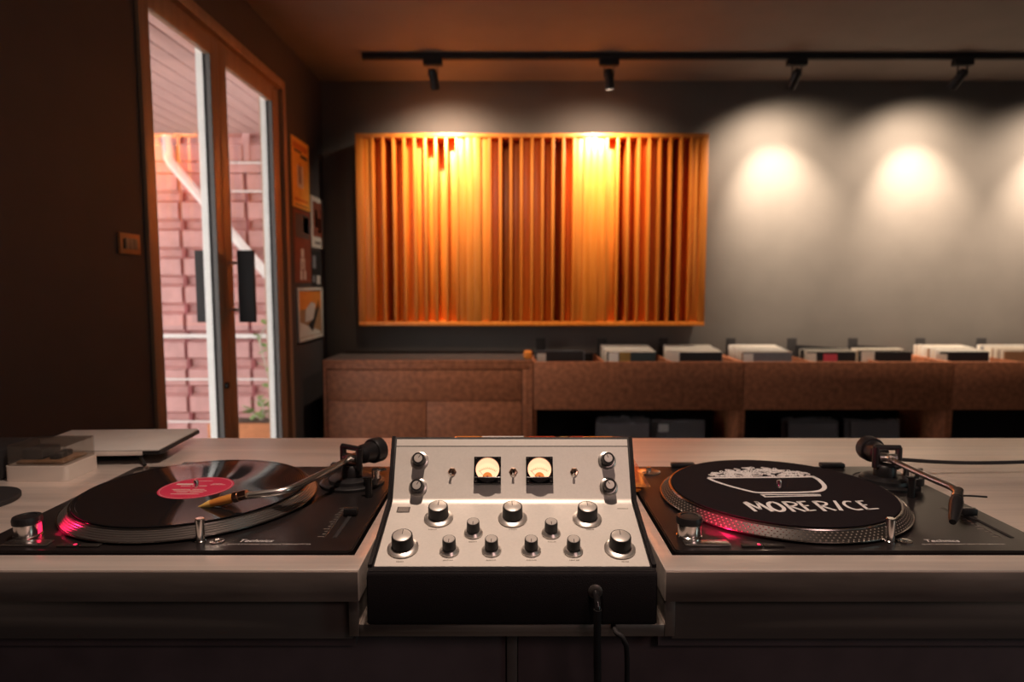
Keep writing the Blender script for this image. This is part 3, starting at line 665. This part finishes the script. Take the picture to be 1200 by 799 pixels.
    if headtype[0] == 'slim':
        rs = [.0050,.0062,.0058,.0050,.0046,.0043]; ss = [.0055,.010,L_*.45,L_*.62,L_*.70,L_*.705]
        tube(bm, [hb+hd*s for s in ss], 1, 14, rs); H = obj('headshell', bm, headtype[3], A)
        bm = bmesh.new(); tube(bm, [hb+hd*L_*.66, hb+hd*L_*.72, hb+hd*L_*.90+Vector((0,0,-.0006)), ht], 1, 12, [.0049,.0050,.0026,.0008]); obj('stylus', bm, headtype[4], H)
    else:
        rs = [.0060,.0082,.0080,.0060,.0040]; ss = [.0052,.012,.020,L_*.8,L_]
        tube(bm, [hb+hd*s for s in ss], 1, 14, rs); H = obj('headshell', bm, 'black', A)
        bm = bmesh.new(); p0 = hb+hd*.014+hs*-.006; tube(bm, smooth_path([p0, p0+Vector((.012,.004,.004)), p0+Vector((.022,.004,.006)), p0+Vector((.048,.002,.005))], 5), .0013, 8); obj('finger_lift', bm, 'matte', H)
    return t
armL = [(.425,.310,TH+.042),(.391,.254,TH+.042),(.3825,.224,TH+.041),(.368,.180,TH+.039),(.355,.146,TH+.0375),(.3400,.115,TH+.036),(.312,.104,TH+.034),(.280,.099,TH+.032)]
armR = [(.395,.310,TH+.042),(.391,.254,TH+.042),(.3915,.200,TH+.041),(.3940,.150,TH+.040),(.3960,.116,TH+.040),(.3945,.102,TH+.038),(.391,.094,TH+.034)]
turntable(T1[0], 'black turntable with a pink labelled record, left of the mixer', armL, ('slim', (.225,.104,TH+.0162), 'copper', 'orange', 'yellow'), True, True)
turntable(T2[0], 'black turntable with a printed slipmat, right of the mixer', armR, ('plain', (.356,.050,TH+.016), 'spun'), False, False)

# record on the left platter
PZ = CT+.0025+.0156
rec = thing('vinyl_record', 'black vinyl record with pink red centre label on the left turntable', 'record', (T1[0]+.185, TY[0]+.182, PZ))
bm = bmesh.new(); lathe(bm, [(.0038,0),(.1505,0),(.1510,.0009),(.1505,.0018),(.146,.0018),(.1455,.0014),(.062,.0014),(.060,.0018),(.0038,.0018),(.0038,0)], 192); obj('disc', bm, 'vinyl', rec)
bm = bmesh.new(); lathe(bm, [(.0039,.0019),(.050,.0019),(.050,.0022),(.0039,.0022),(.0039,.0019)], 96); lab = obj('centre_label', bm, 'pinklabel', rec)
bm = bmesh.new()
for x0_, x1_, y0_, y1_ in ((-.036,-.008,.0125,.0175),(-.026,-.012,.006,.0078),(-.009,.012,.006,.0078),(-.030,-.004,-.010,-.0085),(-.001,.016,-.010,-.0085),(-.025,.022,-.016,-.0145),(-.018,-.002,-.022,-.0205),(.001,.020,-.022,-.0205),(-.022,.018,-.030,-.0285),(.014,.036,.012,.0133),(.016,.030,.0165,.0178),(-.012,.010,.030,.0313)):
    box(bm, x0_, x1_, y0_, y1_, .0022, .00235)
obj('label_print', bm, 'posterwhite', lab, smooth=False)
bm = bmesh.new()
ribbon(bm, [(.0475*math.cos(2*PI*k/96), .0475*math.sin(2*PI*k/96)) for k in range(97)], .0005, .0022, .0023); obj('label_ring', bm, 'posterwhite', lab, smooth=False)

# printed slipmat on the right platter
sm = thing('slipmat', 'black felt slipmat printed with a white rice bowl and hand lettering', 'slipmat', (T2[0]+.195, TY[0]+.182, PZ-.0001))
bm = bmesh.new(); lathe(bm, [(.0038,0),(.1500,0),(.1510,.0008),(.1500,.0016),(.0038,.0016),(.0038,0)], 128); obj('felt', bm, 'slip', sm)
Z0, Z1 = .0016, .0019
bm = bmesh.new()
def rb_(pts, wds, n=5): ribbon(bm, [(p.x, p.y) for p in smooth_path([(a, b, 0) for a, b in pts], n)] if n > 1 else pts, wds, Z0, Z1)
rb_([(-.088,.0485),(-.03,.0505),(.03,.052),(.077,.0552)], .0060)                         # rim
rb_([(-.088,.0470),(-.082,.030),(-.068,.008),(-.050,-.013),(-.038,-.0215),(-.010,-.0215),(.020,-.0205),(.038,-.0185)], .0050)   # left side and bottom
rb_([(.036,-.0190),(.050,-.0150),(.062,-.005),(.0700,.010),(.0735,.026),(.0755,.042),(.0735,.0545)], .0062)
rb_([(-.0375,-.0300),(0,-.0305),(.044,-.0298)], .0032); rb_([(-.0350,-.0400),(0,-.0375),(.042,-.0352)], .0032)
rb_([(-.0370,-.0290),(-.0345,-.0415)], .0036, 1); rb_([(.0440,-.0285),(.0418,-.0365)], .0030, 1)
obj('bowl_print', bm, 'white', sm, smooth=False)
bm = bmesh.new(); random.seed(5)       # rice: outlines of single grains heaped over the rim
def heap(x): return .054 + .050*max(0, 1-((x+.002)/.088)**2)**.8
n = 0
while n < 150:
    x = random.uniform(-.086, .074); y = random.uniform(.056, .104)
    if y > heap(x): continue
    n += 1; a = random.uniform(0, PI); L_ = .0048; W_ = .0022
    edge = y > heap(x)-.006
    pts = [(x+L_*math.cos(q)*math.cos(a)-W_*math.sin(q)*math.sin(a), y+L_*math.cos(q)*math.sin(a)+W_*math.sin(q)*math.cos(a)) for q in [2*PI*k/10 for k in range(11)]]
    ribbon(bm, pts, .0017, Z0, Z1+.0001*random.random())
o = obj('rice_print', bm, 'white', sm, smooth=False)
def letter(strokes):
    global bm
    bm = bmesh.new()
    for pts, wds in strokes:
        if len(pts) > 2:
            sp = smooth_path([(a, b, 0) for a, b in pts], 5); ws = [wds[0]+(wds[-1]-wds[0])*k/(len(sp)-1) for k in range(len(sp))]
            ribbon(bm, [(p.x, p.y) for p in sp], ws, Z0, Z1)
        else: ribbon(bm, pts, wds, Z0, Z1)
    obj('letter', bm, 'white', sm, smooth=False)
letter([([(-.0722,-.0630),(-.0697,-.0975)], [.0050,.0042]), ([(-.0705,-.0605),(-.0605,-.0900)], [.0042,.0036]), ([(-.0605,-.0900),(-.0555,-.0600)], [.0032,.0038]), ([(-.0560,-.0590),(-.0480,-.0975)], [.0046,.0052])])
letter([([(-.0350,-.0610),(-.0425,-.0680),(-.0450,-.0840),(-.0405,-.0960),(-.0335,-.0950),(-.0285,-.0840),(-.0300,-.0680),(-.0350,-.0605)], [.0052,.0050])])
letter([([(-.0195,-.0600),(-.0205,-.0985)], [.0046,.0046]), ([(-.0205,-.0610),(-.0120,-.0610),(-.0055,-.0670),(-.0090,-.0745),(-.0185,-.0790)], [.0040,.0036]), ([(-.0170,-.0780),(-.0055,-.0975)], [.0038,.0046])])
letter([([(.0010,-.0590),(-.0005,-.0960)], [.0046,.0046]), ([(.0005,-.0605),(.0110,-.0590)], [.0036,.0030]), ([(.0005,-.0765),(.0085,-.0750)], [.0034,.0028]), ([(-.0005,-.0950),(.0100,-.0925)], [.0038,.0028])])
def letter_right(st): letter([([(a+.0025, b) for a, b in p], wd) for p, wd in st])
letter_right([([(.0200,-.0580),(.0180,-.0965)], [.0048,.0048]), ([(.0190,-.0595),(.0265,-.0590),(.0335,-.0640),(.0300,-.0725),(.0205,-.0770)], [.0042,.0036]), ([(.0215,-.0760),(.0330,-.0940)], [.0038,.0046])])
letter_right([([(.0495,-.0560),(.0400,-.0935)], [.0036,.0052])])
letter_right([([(.0700,-.0600),(.0625,-.0590),(.0560,-.0690),(.0555,-.0830),(.0615,-.0910),(.0700,-.0890)], [.0036,.0042])])
letter_right([([(.0790,-.0570),(.0765,-.0905)], [.0044,.0044]), ([(.0780,-.0585),(.0880,-.0565)], [.0036,.0028]), ([(.0775,-.0735),(.0850,-.0720)], [.0032,.0026]), ([(.0760,-.0895),(.0925,-.0865)], [.0038,.0022])])

# ------------------------------------------------------------------ rotary mixer
mx = thing('rotary_mixer', 'silver faced rotary dj mixer in a black case between the turntables', 'mixer', (0, .690, EYE-.372))
def mz(dz): return dz+.372
aA, aB = math.radians(16.108), math.radians(62.176)
# case: side profile (y, z) from the front bottom
prof = [(-.008, mz(-.372)), (-.010, mz(-.370)), (-.010, mz(-.318)), (-.007, mz(-.3125)), (.0, mz(-.3113)), (.116, mz(-.2775)), (.153, mz(-.205)), (.157, mz(-.2025)), (.163, mz(-.2035)), (.245, mz(-.275)), (.250, mz(-.280)), (.250, mz(-.372))]
bm = bmesh.new(); prism(bm, prof, -.1585, .1585, 'x')
es = [e for e in bm.edges if len(e.link_faces) == 2 and e.calc_face_angle(0) > .2]; bmesh.ops.bevel(bm, geom=es, offset=.0014, segments=2, affect='EDGES')
case = obj('case', bm, 'blackcase', mx)
bm = bmesh.new(); k_ = .0008; wA = .152
for s in (-1, 1):  # case cheeks beside the panel
    pr = [(.0, mz(-.3113)), (.0005, mz(-.3075)), (.1165, mz(-.274)), (.1535, mz(-.2025)), (.158, mz(-.2010)), (.162, mz(-.2022)), (.153, mz(-.206)), (.116, mz(-.2785))]
    bm = bmesh.new(); prism(bm, pr, s*.1545, s*.1590, 'x'); obj('cheek', bm, 'blackcase', mx, smooth=False)
# front panel sheet: two slopes with a soft fold and a strip along the top
bm = bmesh.new()
sh = [(.0, -.3095), (.108, -.2783), (.1145, -.2755), (.1175, -.2715), (.1480, -.2130)]
sec = [(y, mz(z)) for y, z in sh]; low = [(y+.0012*math.sin(aA), mz(z)-.0018) for y, z in reversed(sh)]
prism(bm, sec+low, -wA, wA, 'x')
panel = obj('face_panel', bm, 'silver', mx)
bm = bmesh.new(); prism(bm, [(.1486, mz(-.2120)), (.1530, mz(-.2042)), (.1545, mz(-.2050)), (.1502, mz(-.2130))], -wA, wA, 'x'); obj('top_strip', bm, 'silver', mx)
RA = Matrix.Translation((0, 0, mz(-.3095))) @ Matrix.Rotation(aA, 4, 'X')
RB = Matrix.Translation((0, .116, mz(-.276))) @ Matrix.Rotation(aB, 4, 'X')
def on(R, x, s, h=0): return (R @ Matrix.Translation((x, s, h)))
knob_mesh = {}
def knob(R, x, s, kind, h=.0004, turn=0):
    dims = dict(big=(.0178,.0122,.0185,.0042), small=(.0113,.0076,.0170,.0046), face=(.0116,.0080,.0165,.0030))[kind]
    rs, rc, H, sh_ = dims
    if kind not in knob_mesh:
        bm = bmesh.new(); lathe(bm, [(0,.0005),(rs*.98,.0005),(rs,.0012),(rs,.0018),(rc*1.16,sh_),(rc*1.10,sh_),(0,sh_)], 44); a = obj('skirt', bm, 'skirtmetal', smooth=True)
        bm = bmesh.new(); pr = []; lathe(bm, [(0,sh_+.0001),(rc*1.01,sh_+.0001),(rc*1.01,sh_+.001),(rc*.98,H-.0010),(rc*.94,H-.0001),(rc*.88,H),(rc*.87,H-.0006),(0,H-.0006)], 44)
        # fluting on the grip
        for v in bm.verts:
            r = math.hypot(v.co.x, v.co.y)
            if sh_+.0005 < v.co.z < H-.0009 and r > rc*.9:
                k = round(math.atan2(v.co.y, v.co.x)/(2*PI)*44) % 2; f = 1.0 if k else .965; v.co.x *= f; v.co.y *= f
        b = obj('knob', bm, 'knob')
        bm = bmesh.new(); ri = rc*(.66 if kind == 'face' else .85); lathe(bm, [(0,H-.00055),(ri,H-.00055),(ri,H+.0001),(ri*.97,H+.0003),(0,H+.0003)], 40); c = obj('cap_insert', bm, 'satin')
        bm = bmesh.new(); box(bm, -.0004, .0004, rc*.1, rc*.78, H+.0004, H+.0006); d = obj('pointer_line', bm, 'ink', smooth=False)
        knob_mesh[kind] = [o.data for o in (a, b, c, d)]
        for o in (a, b, c, d): bpy.data.objects.remove(o)
    A_, B_, C_, D_ = knob_mesh[kind]
    k = bpy.data.objects.new('knob', B_); C.objects.link(k); k.parent = mx; k.matrix_local = on(R, x, s, h) @ Matrix.Rotation(turn, 4, 'Z')
    for nm, me in (('skirt', A_), ('cap_insert', C_), ('pointer_line', D_)):
        o = bpy.data.objects.new(nm, me); C.objects.link(o); o.parent = k
for x, s, kd, tn in ((-.0898,.0852,'big',0),(.0007,.0846,'big',.1),(.0917,.0838,'big',0),(-.0457,.0569,'small',PI),(.0461,.0566,'small',PI),(-.1247,.0297,'big',0),(-.0711,.0249,'small',PI),(-.0233,.0253,'small',PI),(.0217,.0253,'small',PI),(.0696,.0249,'small',PI),(.1230,.0284,'big',0)):
    knob(RA, x, s, kd, turn=tn)
for x, s, tn in ((-.1204,.0522,-.6),(-.1206,.0179,-.5),(.1237,.0522,.4),(.1240,.0185,.6)): knob(RB, x, s, 'face', turn=tn)
def toggle(x, s, dx):
    R = on(RB, x, s, .0004)
    bm = bmesh.new(); lathe(bm, [(.0022,0),(.0056,0),(.0056,.0016),(.0048,.0024),(.0030,.0026),(.0028,.0045),(.0020,.0045)], 6); T_ = obj('toggle_switch', bm, 'copper', mx, smooth=False); T_.matrix_local = R
    bm = bmesh.new(); tube(bm, [(0,0,.001),(dx*.5,-.0028,.004),(dx,-.0066,.0065)], 1, 10, [.0011,.0013,.0018]); obj('lever', bm, 'spun', T_)
toggle(-.0775,.0377,-.0022); toggle(.0017,.0377,-.0005); toggle(.0806,.0377,-.0015)
def meter(x, s):
    R = on(RB, x, s, .0003); h = .01735
    bm = bmesh.new()
    # square bezel with a round window cut flat at the bottom
    n = 40; rw = .0152; cy = .0015; cut = -.0085
    win = []; a0 = math.asin((cut-cy)/rw)
    for k in range(n+1): a = a0 + (PI-2*a0)*k/n; win.append((rw*math.cos(a), cy+rw*math.sin(a)))
    def sq(p):
        d = Vector(p).normalized(); f = h/max(abs(d.x), abs(d.y)); return (d.x*f, d.y*f)
    N = len(win); outp = [sq(p) for p in win]
    iv = [[bm.verts.new((*p, z)) for p in win] for z in (.0, .008)]; ov = [[bm.verts.new((*p, z)) for p in outp] for z in (.0, .008)]
    for k in range(N):
        k2 = (k+1) % N
        bm.faces.new((iv[1][k], ov[1][k], ov[1][k2], iv[1][k2])); bm.faces.new((ov[0][k], ov[0][k2], ov[1][k2], ov[1][k])); bm.faces.new((iv[0][k2], iv[0][k], iv[1][k], iv[1][k2]))
    # square corners
    for sx in (-1, 1):
        for sy in (-1, 1):
            box(bm, min(sx*h, sx*.0130), max(sx*h, sx*.0130), min(sy*h, sy*.0137), max(sy*h, sy*.0137), 0, .0079)
    box(bm, -h, h, -h, cut-.0004, .0, .0092, .0006)
    bmesh.ops.recalc_face_normals(bm, faces=bm.faces[:])
    m_ = obj('vu_meter', bm, 'blackgloss', mx, smooth=False); m_.matrix_local = R
    bm = bmesh.new(); vv = [bm.verts.new((*p, .0030)) for p in win]; bm.faces.new(vv); bmesh.ops.recalc_face_normals(bm, faces=bm.faces[:]); o = obj('dial', bm, 'dial', m_, smooth=False); o['label'] = 'warm lit meter dial'
    bm = bmesh.new(); vv = [bm.verts.new((.0062*math.cos(PI*k/20), cut+.0006+.0062*math.sin(PI*k/20), .0034)) for k in range(21)]; bm.faces.new(vv); o = obj('dial_hub', bm, 'dialarc', m_, smooth=False)
    bm = bmesh.new(); c0 = -.0125
    ribbon(bm, [(.0155*math.sin(a), c0+.0155*math.cos(a)) for a in [math.radians(-42+4.2*k) for k in range(21)]], .0005, .0032, .0034)
    for k in range(11):
        a = math.radians(-42+8.4*k); ribbon(bm, [(r*math.sin(a), c0+r*math.cos(a)) for r in (.0160, .0178)], .0004, .0032, .0034)
    obj('dial_scale', bm, 'dialink', m_, smooth=False)
    bm = bmesh.new(); a = math.radians(-40); ribbon(bm, [(r*math.sin(a), c0+r*math.cos(a)) for r in (.006, .0165)], .0004, .0036, .0038); obj('needle', bm, 'ink', m_, smooth=False)
    bm = bmesh.new(); lathe(bm, [(0,.0036),(.0013,.0036),(.0013,.0044),(0,.0048)], 14, Matrix.Translation((0, cut+.0012, 0))); o = obj('pivot', bm, 'redcard', m_)
    for sx in (-1, 1):
        for sy in (-1, 1):
            bm = bmesh.new(); lathe(bm, [(0,.0093 if sy < 0 else .008),(.0012,.0093 if sy < 0 else .008),(.0010,.0100 if sy < 0 else .0088),(0,.0102 if sy < 0 else .009)], 10, Matrix.Translation((sx*.0150, sy*.0150, 0))); obj('screw', bm, 'rim', m_)
    bm = bmesh.new(); lathe(bm, [(.0150,.0081),(.0160,.0081),(.0158,.0125),(.0150,.0125),(.0150,.0081)], 40, Matrix.Translation((0, -.0006, 0)))
    bmesh.ops.delete(bm, geom=[v for v in bm.verts if v.co.y > -.0095], context='VERTS'); obj('lens_rim', bm, 'blackgloss', m_)
meter(-.0316, .0385); meter(.0354, .0385)
# small printed captions on both slopes (too small to read): groups of short dark strokes
bm = bmesh.new()
def cap(R, x, s, wdt, hgt=.0016, gap=.0014, vertical=False):
    q = 0
    while q < wdt:
        L_ = gap*random.uniform(.55,.8)
        r = (x-wdt/2+q, x-wdt/2+q+L_, s-hgt/2, s+hgt/2) if not vertical else (x-hgt/2, x+hgt/2, s-wdt/2+q, s-wdt/2+q+L_)
        b2 = bmesh.new(); box(b2, *r, .0003, .00055); b2.transform(R); me = bpy.data.meshes.new('t'); b2.to_mesh(me); b2.free(); bm.from_mesh(me); bpy.data.meshes.remove(me); q += gap
for x, s in ((-.1247,.0075),(-.0711,.0098),(-.0233,.0098),(.0217,.0098),(.0696,.0098),(.1260,.0075)): cap(RA, x, s, .008 if abs(x) > .1 else .011)
for x, s in ((-.0950,.0640),(.0007,.0640),(.0930,.0640),(-.0457,.0415),(.0461,.0415)): cap(RA, x, s, .009)
cap(RA, .1390, .1055, .014)
for x in (-.0775,.0017,.0806):
    cap(RB, x, .0505, .007)
    if x != .0017:
        for dx in (-.0075,0,.0075): cap(RB, x+dx, .0225, .0015); cap(RB, x+dx, .0198, .0015)
for x, s in ((-.1400,.050),(-.1420,.018),(.1430,.050),(.1450,.018)): cap(RB, x, s, .012, vertical=True)
o = obj('printed_captions', bm, 'inkfaint', mx, smooth=False)
bm = bmesh.new(); box(bm, -.0080, .0080, -.0055, .0055, .0003, .0008); bdg = obj('maker_plate', bm, 'ink', mx, smooth=False); bdg.matrix_local = on(RA, -.1356, .1030)
bm = bmesh.new()
for k in range(3): box(bm, -.0065, .0065, -.0036+.0030*k, -.0022+.0030*k, .0009, .0010)
obj('plate_print', bm, 'inkfaint', bdg, smooth=False)
# headphone jack on the front of the case
jm = Matrix.Translation((.0907, -.0102, mz(-.3330))) @ Matrix.Rotation(PI/2, 4, 'X')
bm = bmesh.new(); lathe(bm, [(.0032,0),(.0078,0),(.0078,.0016),(.0055,.003),(.0034,.003),(.0034,.0)], 24, jm); obj('jack_ring', bm, 'rimlight', mx)
hp = thing('headphone_plug', 'dark headphone plug hanging its cable over the mixer front', 'plug', (.0907, .690-.0125, EYE-.3330))
bm = bmesh.new(); tube(bm, [(0,0,0),(0,-.010,-.001),(0,-.016,-.004),(0,-.018,-.010)], .0036, 12); obj('plug_body', bm, 'blackgloss', hp)
bm = bmesh.new(); tube(bm, smooth_path([(0,-.018,-.010),(0,-.017,-.030),(.0005,-.015,-.060),(.002,-.012,-.12),(.004,-.010,-.30)], 5), .0042, 10); obj('cable', bm, 'matte', hp)
bm = bmesh.new(); tube(bm, smooth_path([(.112,.697,EYE-.3738+.0), (.113,.677,EYE-.3775), (.121,.672,EYE-.384), (.126,.676,EYE-.42), (.126,.679,EYE-.60)], 6), .0028, 10)
tag(obj('thin_cable', bm, 'matte'), 'thin black cable curling out under the right corner of the mixer', 'cable')

# ------------------------------------------------------------------ things lying on the counter
def ct(x, y, dz=0): return (x, y, CT+.0003+dz)
# cartridge box with clear lid
cbx = thing('lidded_box', 'cream tray with a clear acrylic lid on the left of the counter', 'box', ct(-.805, 1.045))
bm = bmesh.new(); prism(bm, rrect(0, .100, -.040, .040, .008), 0, .0245, 'z'); obj('tray', bm, 'cream', cbx)
bm = bmesh.new(); po = rrect(.002, .098, -.038, .038, .007); pi_ = rrect(.0035, .0965, -.0365, .0365, .006)
N = len(po)
o1 = [bm.verts.new((*p, .0247)) for p in po]; o2 = [bm.verts.new((*p, .056)) for p in po]; i1 = [bm.verts.new((*p, .0247)) for p in pi_]; i2 = [bm.verts.new((*p, .0545)) for p in pi_]
for k in range(N):
    q = (k+1) % N; bm.faces.new((o1[k], o1[q], o2[q], o2[k])); bm.faces.new((i1[q], i1[k], i2[k], i2[q])); bm.faces.new((o1[q], o1[k], i1[k], i1[q]))
bm.faces.new(o2); bm.faces.new(list(reversed(i2))); obj('lid', bm, 'acrylic', cbx)
bx('inlay', 'paperbrown', cbx, .012, .088, -.030, .030, .0247, .030, .002); bx('cartridge', 'matte', cbx, .016, .05, -.022, .022, .0302, .047, .003); bx('cartridge', 'black', cbx, .058, .075, -.020, .015, .0302, .040, .003)
bb = bx('black_case', 'matte', None, -.075, .075, -.045, .045, 0, .050, .006); bb.location = ct(-.886, 1.055); tag(bb, 'matte black case left of the cream lidded tray', 'case')
bm = bmesh.new(); lathe(bm, [(0,0),(.055,0),(.056,.001),(.056,.006),(.055,.007),(.020,.007),(.018,.005),(0,.005)], 56)
pk = obj('black_puck', bm, 'matte', loc=ct(-.772, .905)); tag(pk, 'round black disc on the counter cut by the left picture edge', 'disc')
# pale folder lying on a dark device
dv = bx('network_device', 'matte', None, -.075, .075, -.05, .05, 0, .0155, .003); dv.location = ct(-.745, 1.195); tag(dv, 'flat dark device under the pale folder', 'device')
fo = thing('folder', 'pale grey folder with dark edge lying raised behind the lidded tray', 'folder', ct(-.735, 1.175, .0162))
fo.rotation_euler = (0, 0, math.radians(3))
bm = bmesh.new(); box(bm, -.125, .118, -.078, .085, .0075, .0105, .001); obj('cover', bm, 'paper', fo)
bm = bmesh.new(); box(bm, -.125, .090, -.0785, -.0745, .0, .0074, .001); obj('spine', bm, 'cream', fo)
bm = bmesh.new(); box(bm, -.122, .1195, -.074, .086, .0004, .0073, .001); obj('pages', bm, 'matte', fo)
bm = bmesh.new(); tube(bm, smooth_path([ct(-.70,1.16,.004), ct(-.672,1.125,.012), ct(-.650,1.112,.011), ct(-.633,1.094,.006), ct(-.628,1.088,.0035)], 6), .0022, 8)
tag(obj('short_cable', bm, 'matte'), 'short black cable running from under the folder to the left turntable', 'cable')
# record sleeves behind the mixer
s2 = bx('record_sleeve', 'orangecard', None, 0, .310, 0, .004, 0, .315); s2.rotation_euler = (math.radians(-90), 0, 0); s2.data.transform(Matrix.Translation((0,-.004,0))); s2.location = (-.115, .955, CT+.0001); tag(s2, 'flat record sleeve lowest of the pile behind the mixer', 'record', 'sleeves lying behind the mixer')
sb = thing('record_sleeve', 'orange record sleeve in clear plastic lying raised behind the mixer', 'record', (-.110, .958, CT+.0072), 0, 'sleeves lying behind the mixer')
sb.rotation_euler = (math.radians(1.5), 0, math.radians(-.5))
bx('cover', 'orangecard', sb, 0, .312, 0, .275, 0, .0035); bx('plastic_cover', 'acrylic', sb, -.003, .317, -.012, .277, .0037, .0043, smooth=False)
for a, b, m_ in ((.0,.045,'posterorange'),(.05,.13,'paperwhite'),(.14,.19,'redcard'),(.20,.215,'gold'),(.22,.245,'redcard'),(.26,.30,'orangecard')): bx('printed_band', m_, sb, a, b, .235, .274, .0044, .0054)
bk = bx('small_book', 'paperbrown', None, -.12, .12, -.03, .03, 0, .0060, .001); bk.location = (.04, 1.200, CT+.0045); tag(bk, 'thin brown book propping the orange sleeve behind the mixer', 'book')
# cable at the right end of the counter
bm = bmesh.new(); tube(bm, smooth_path([(T2[0]+.428, TY[0]+.300, CT+.030), (.70, 1.045, CT+.021), (.78, 1.05, CT+.018), (.90, 1.06, CT+.018), (1.05, 1.10, CT+.010), (1.25, 1.16, CT+.0035), (1.4, 1.18, CT+.0033)], 8), .0030, 10)
tag(obj('black_cable', bm, 'matte'), 'black cable stretched above the counter to the right of the slipmat turntable', 'cable')
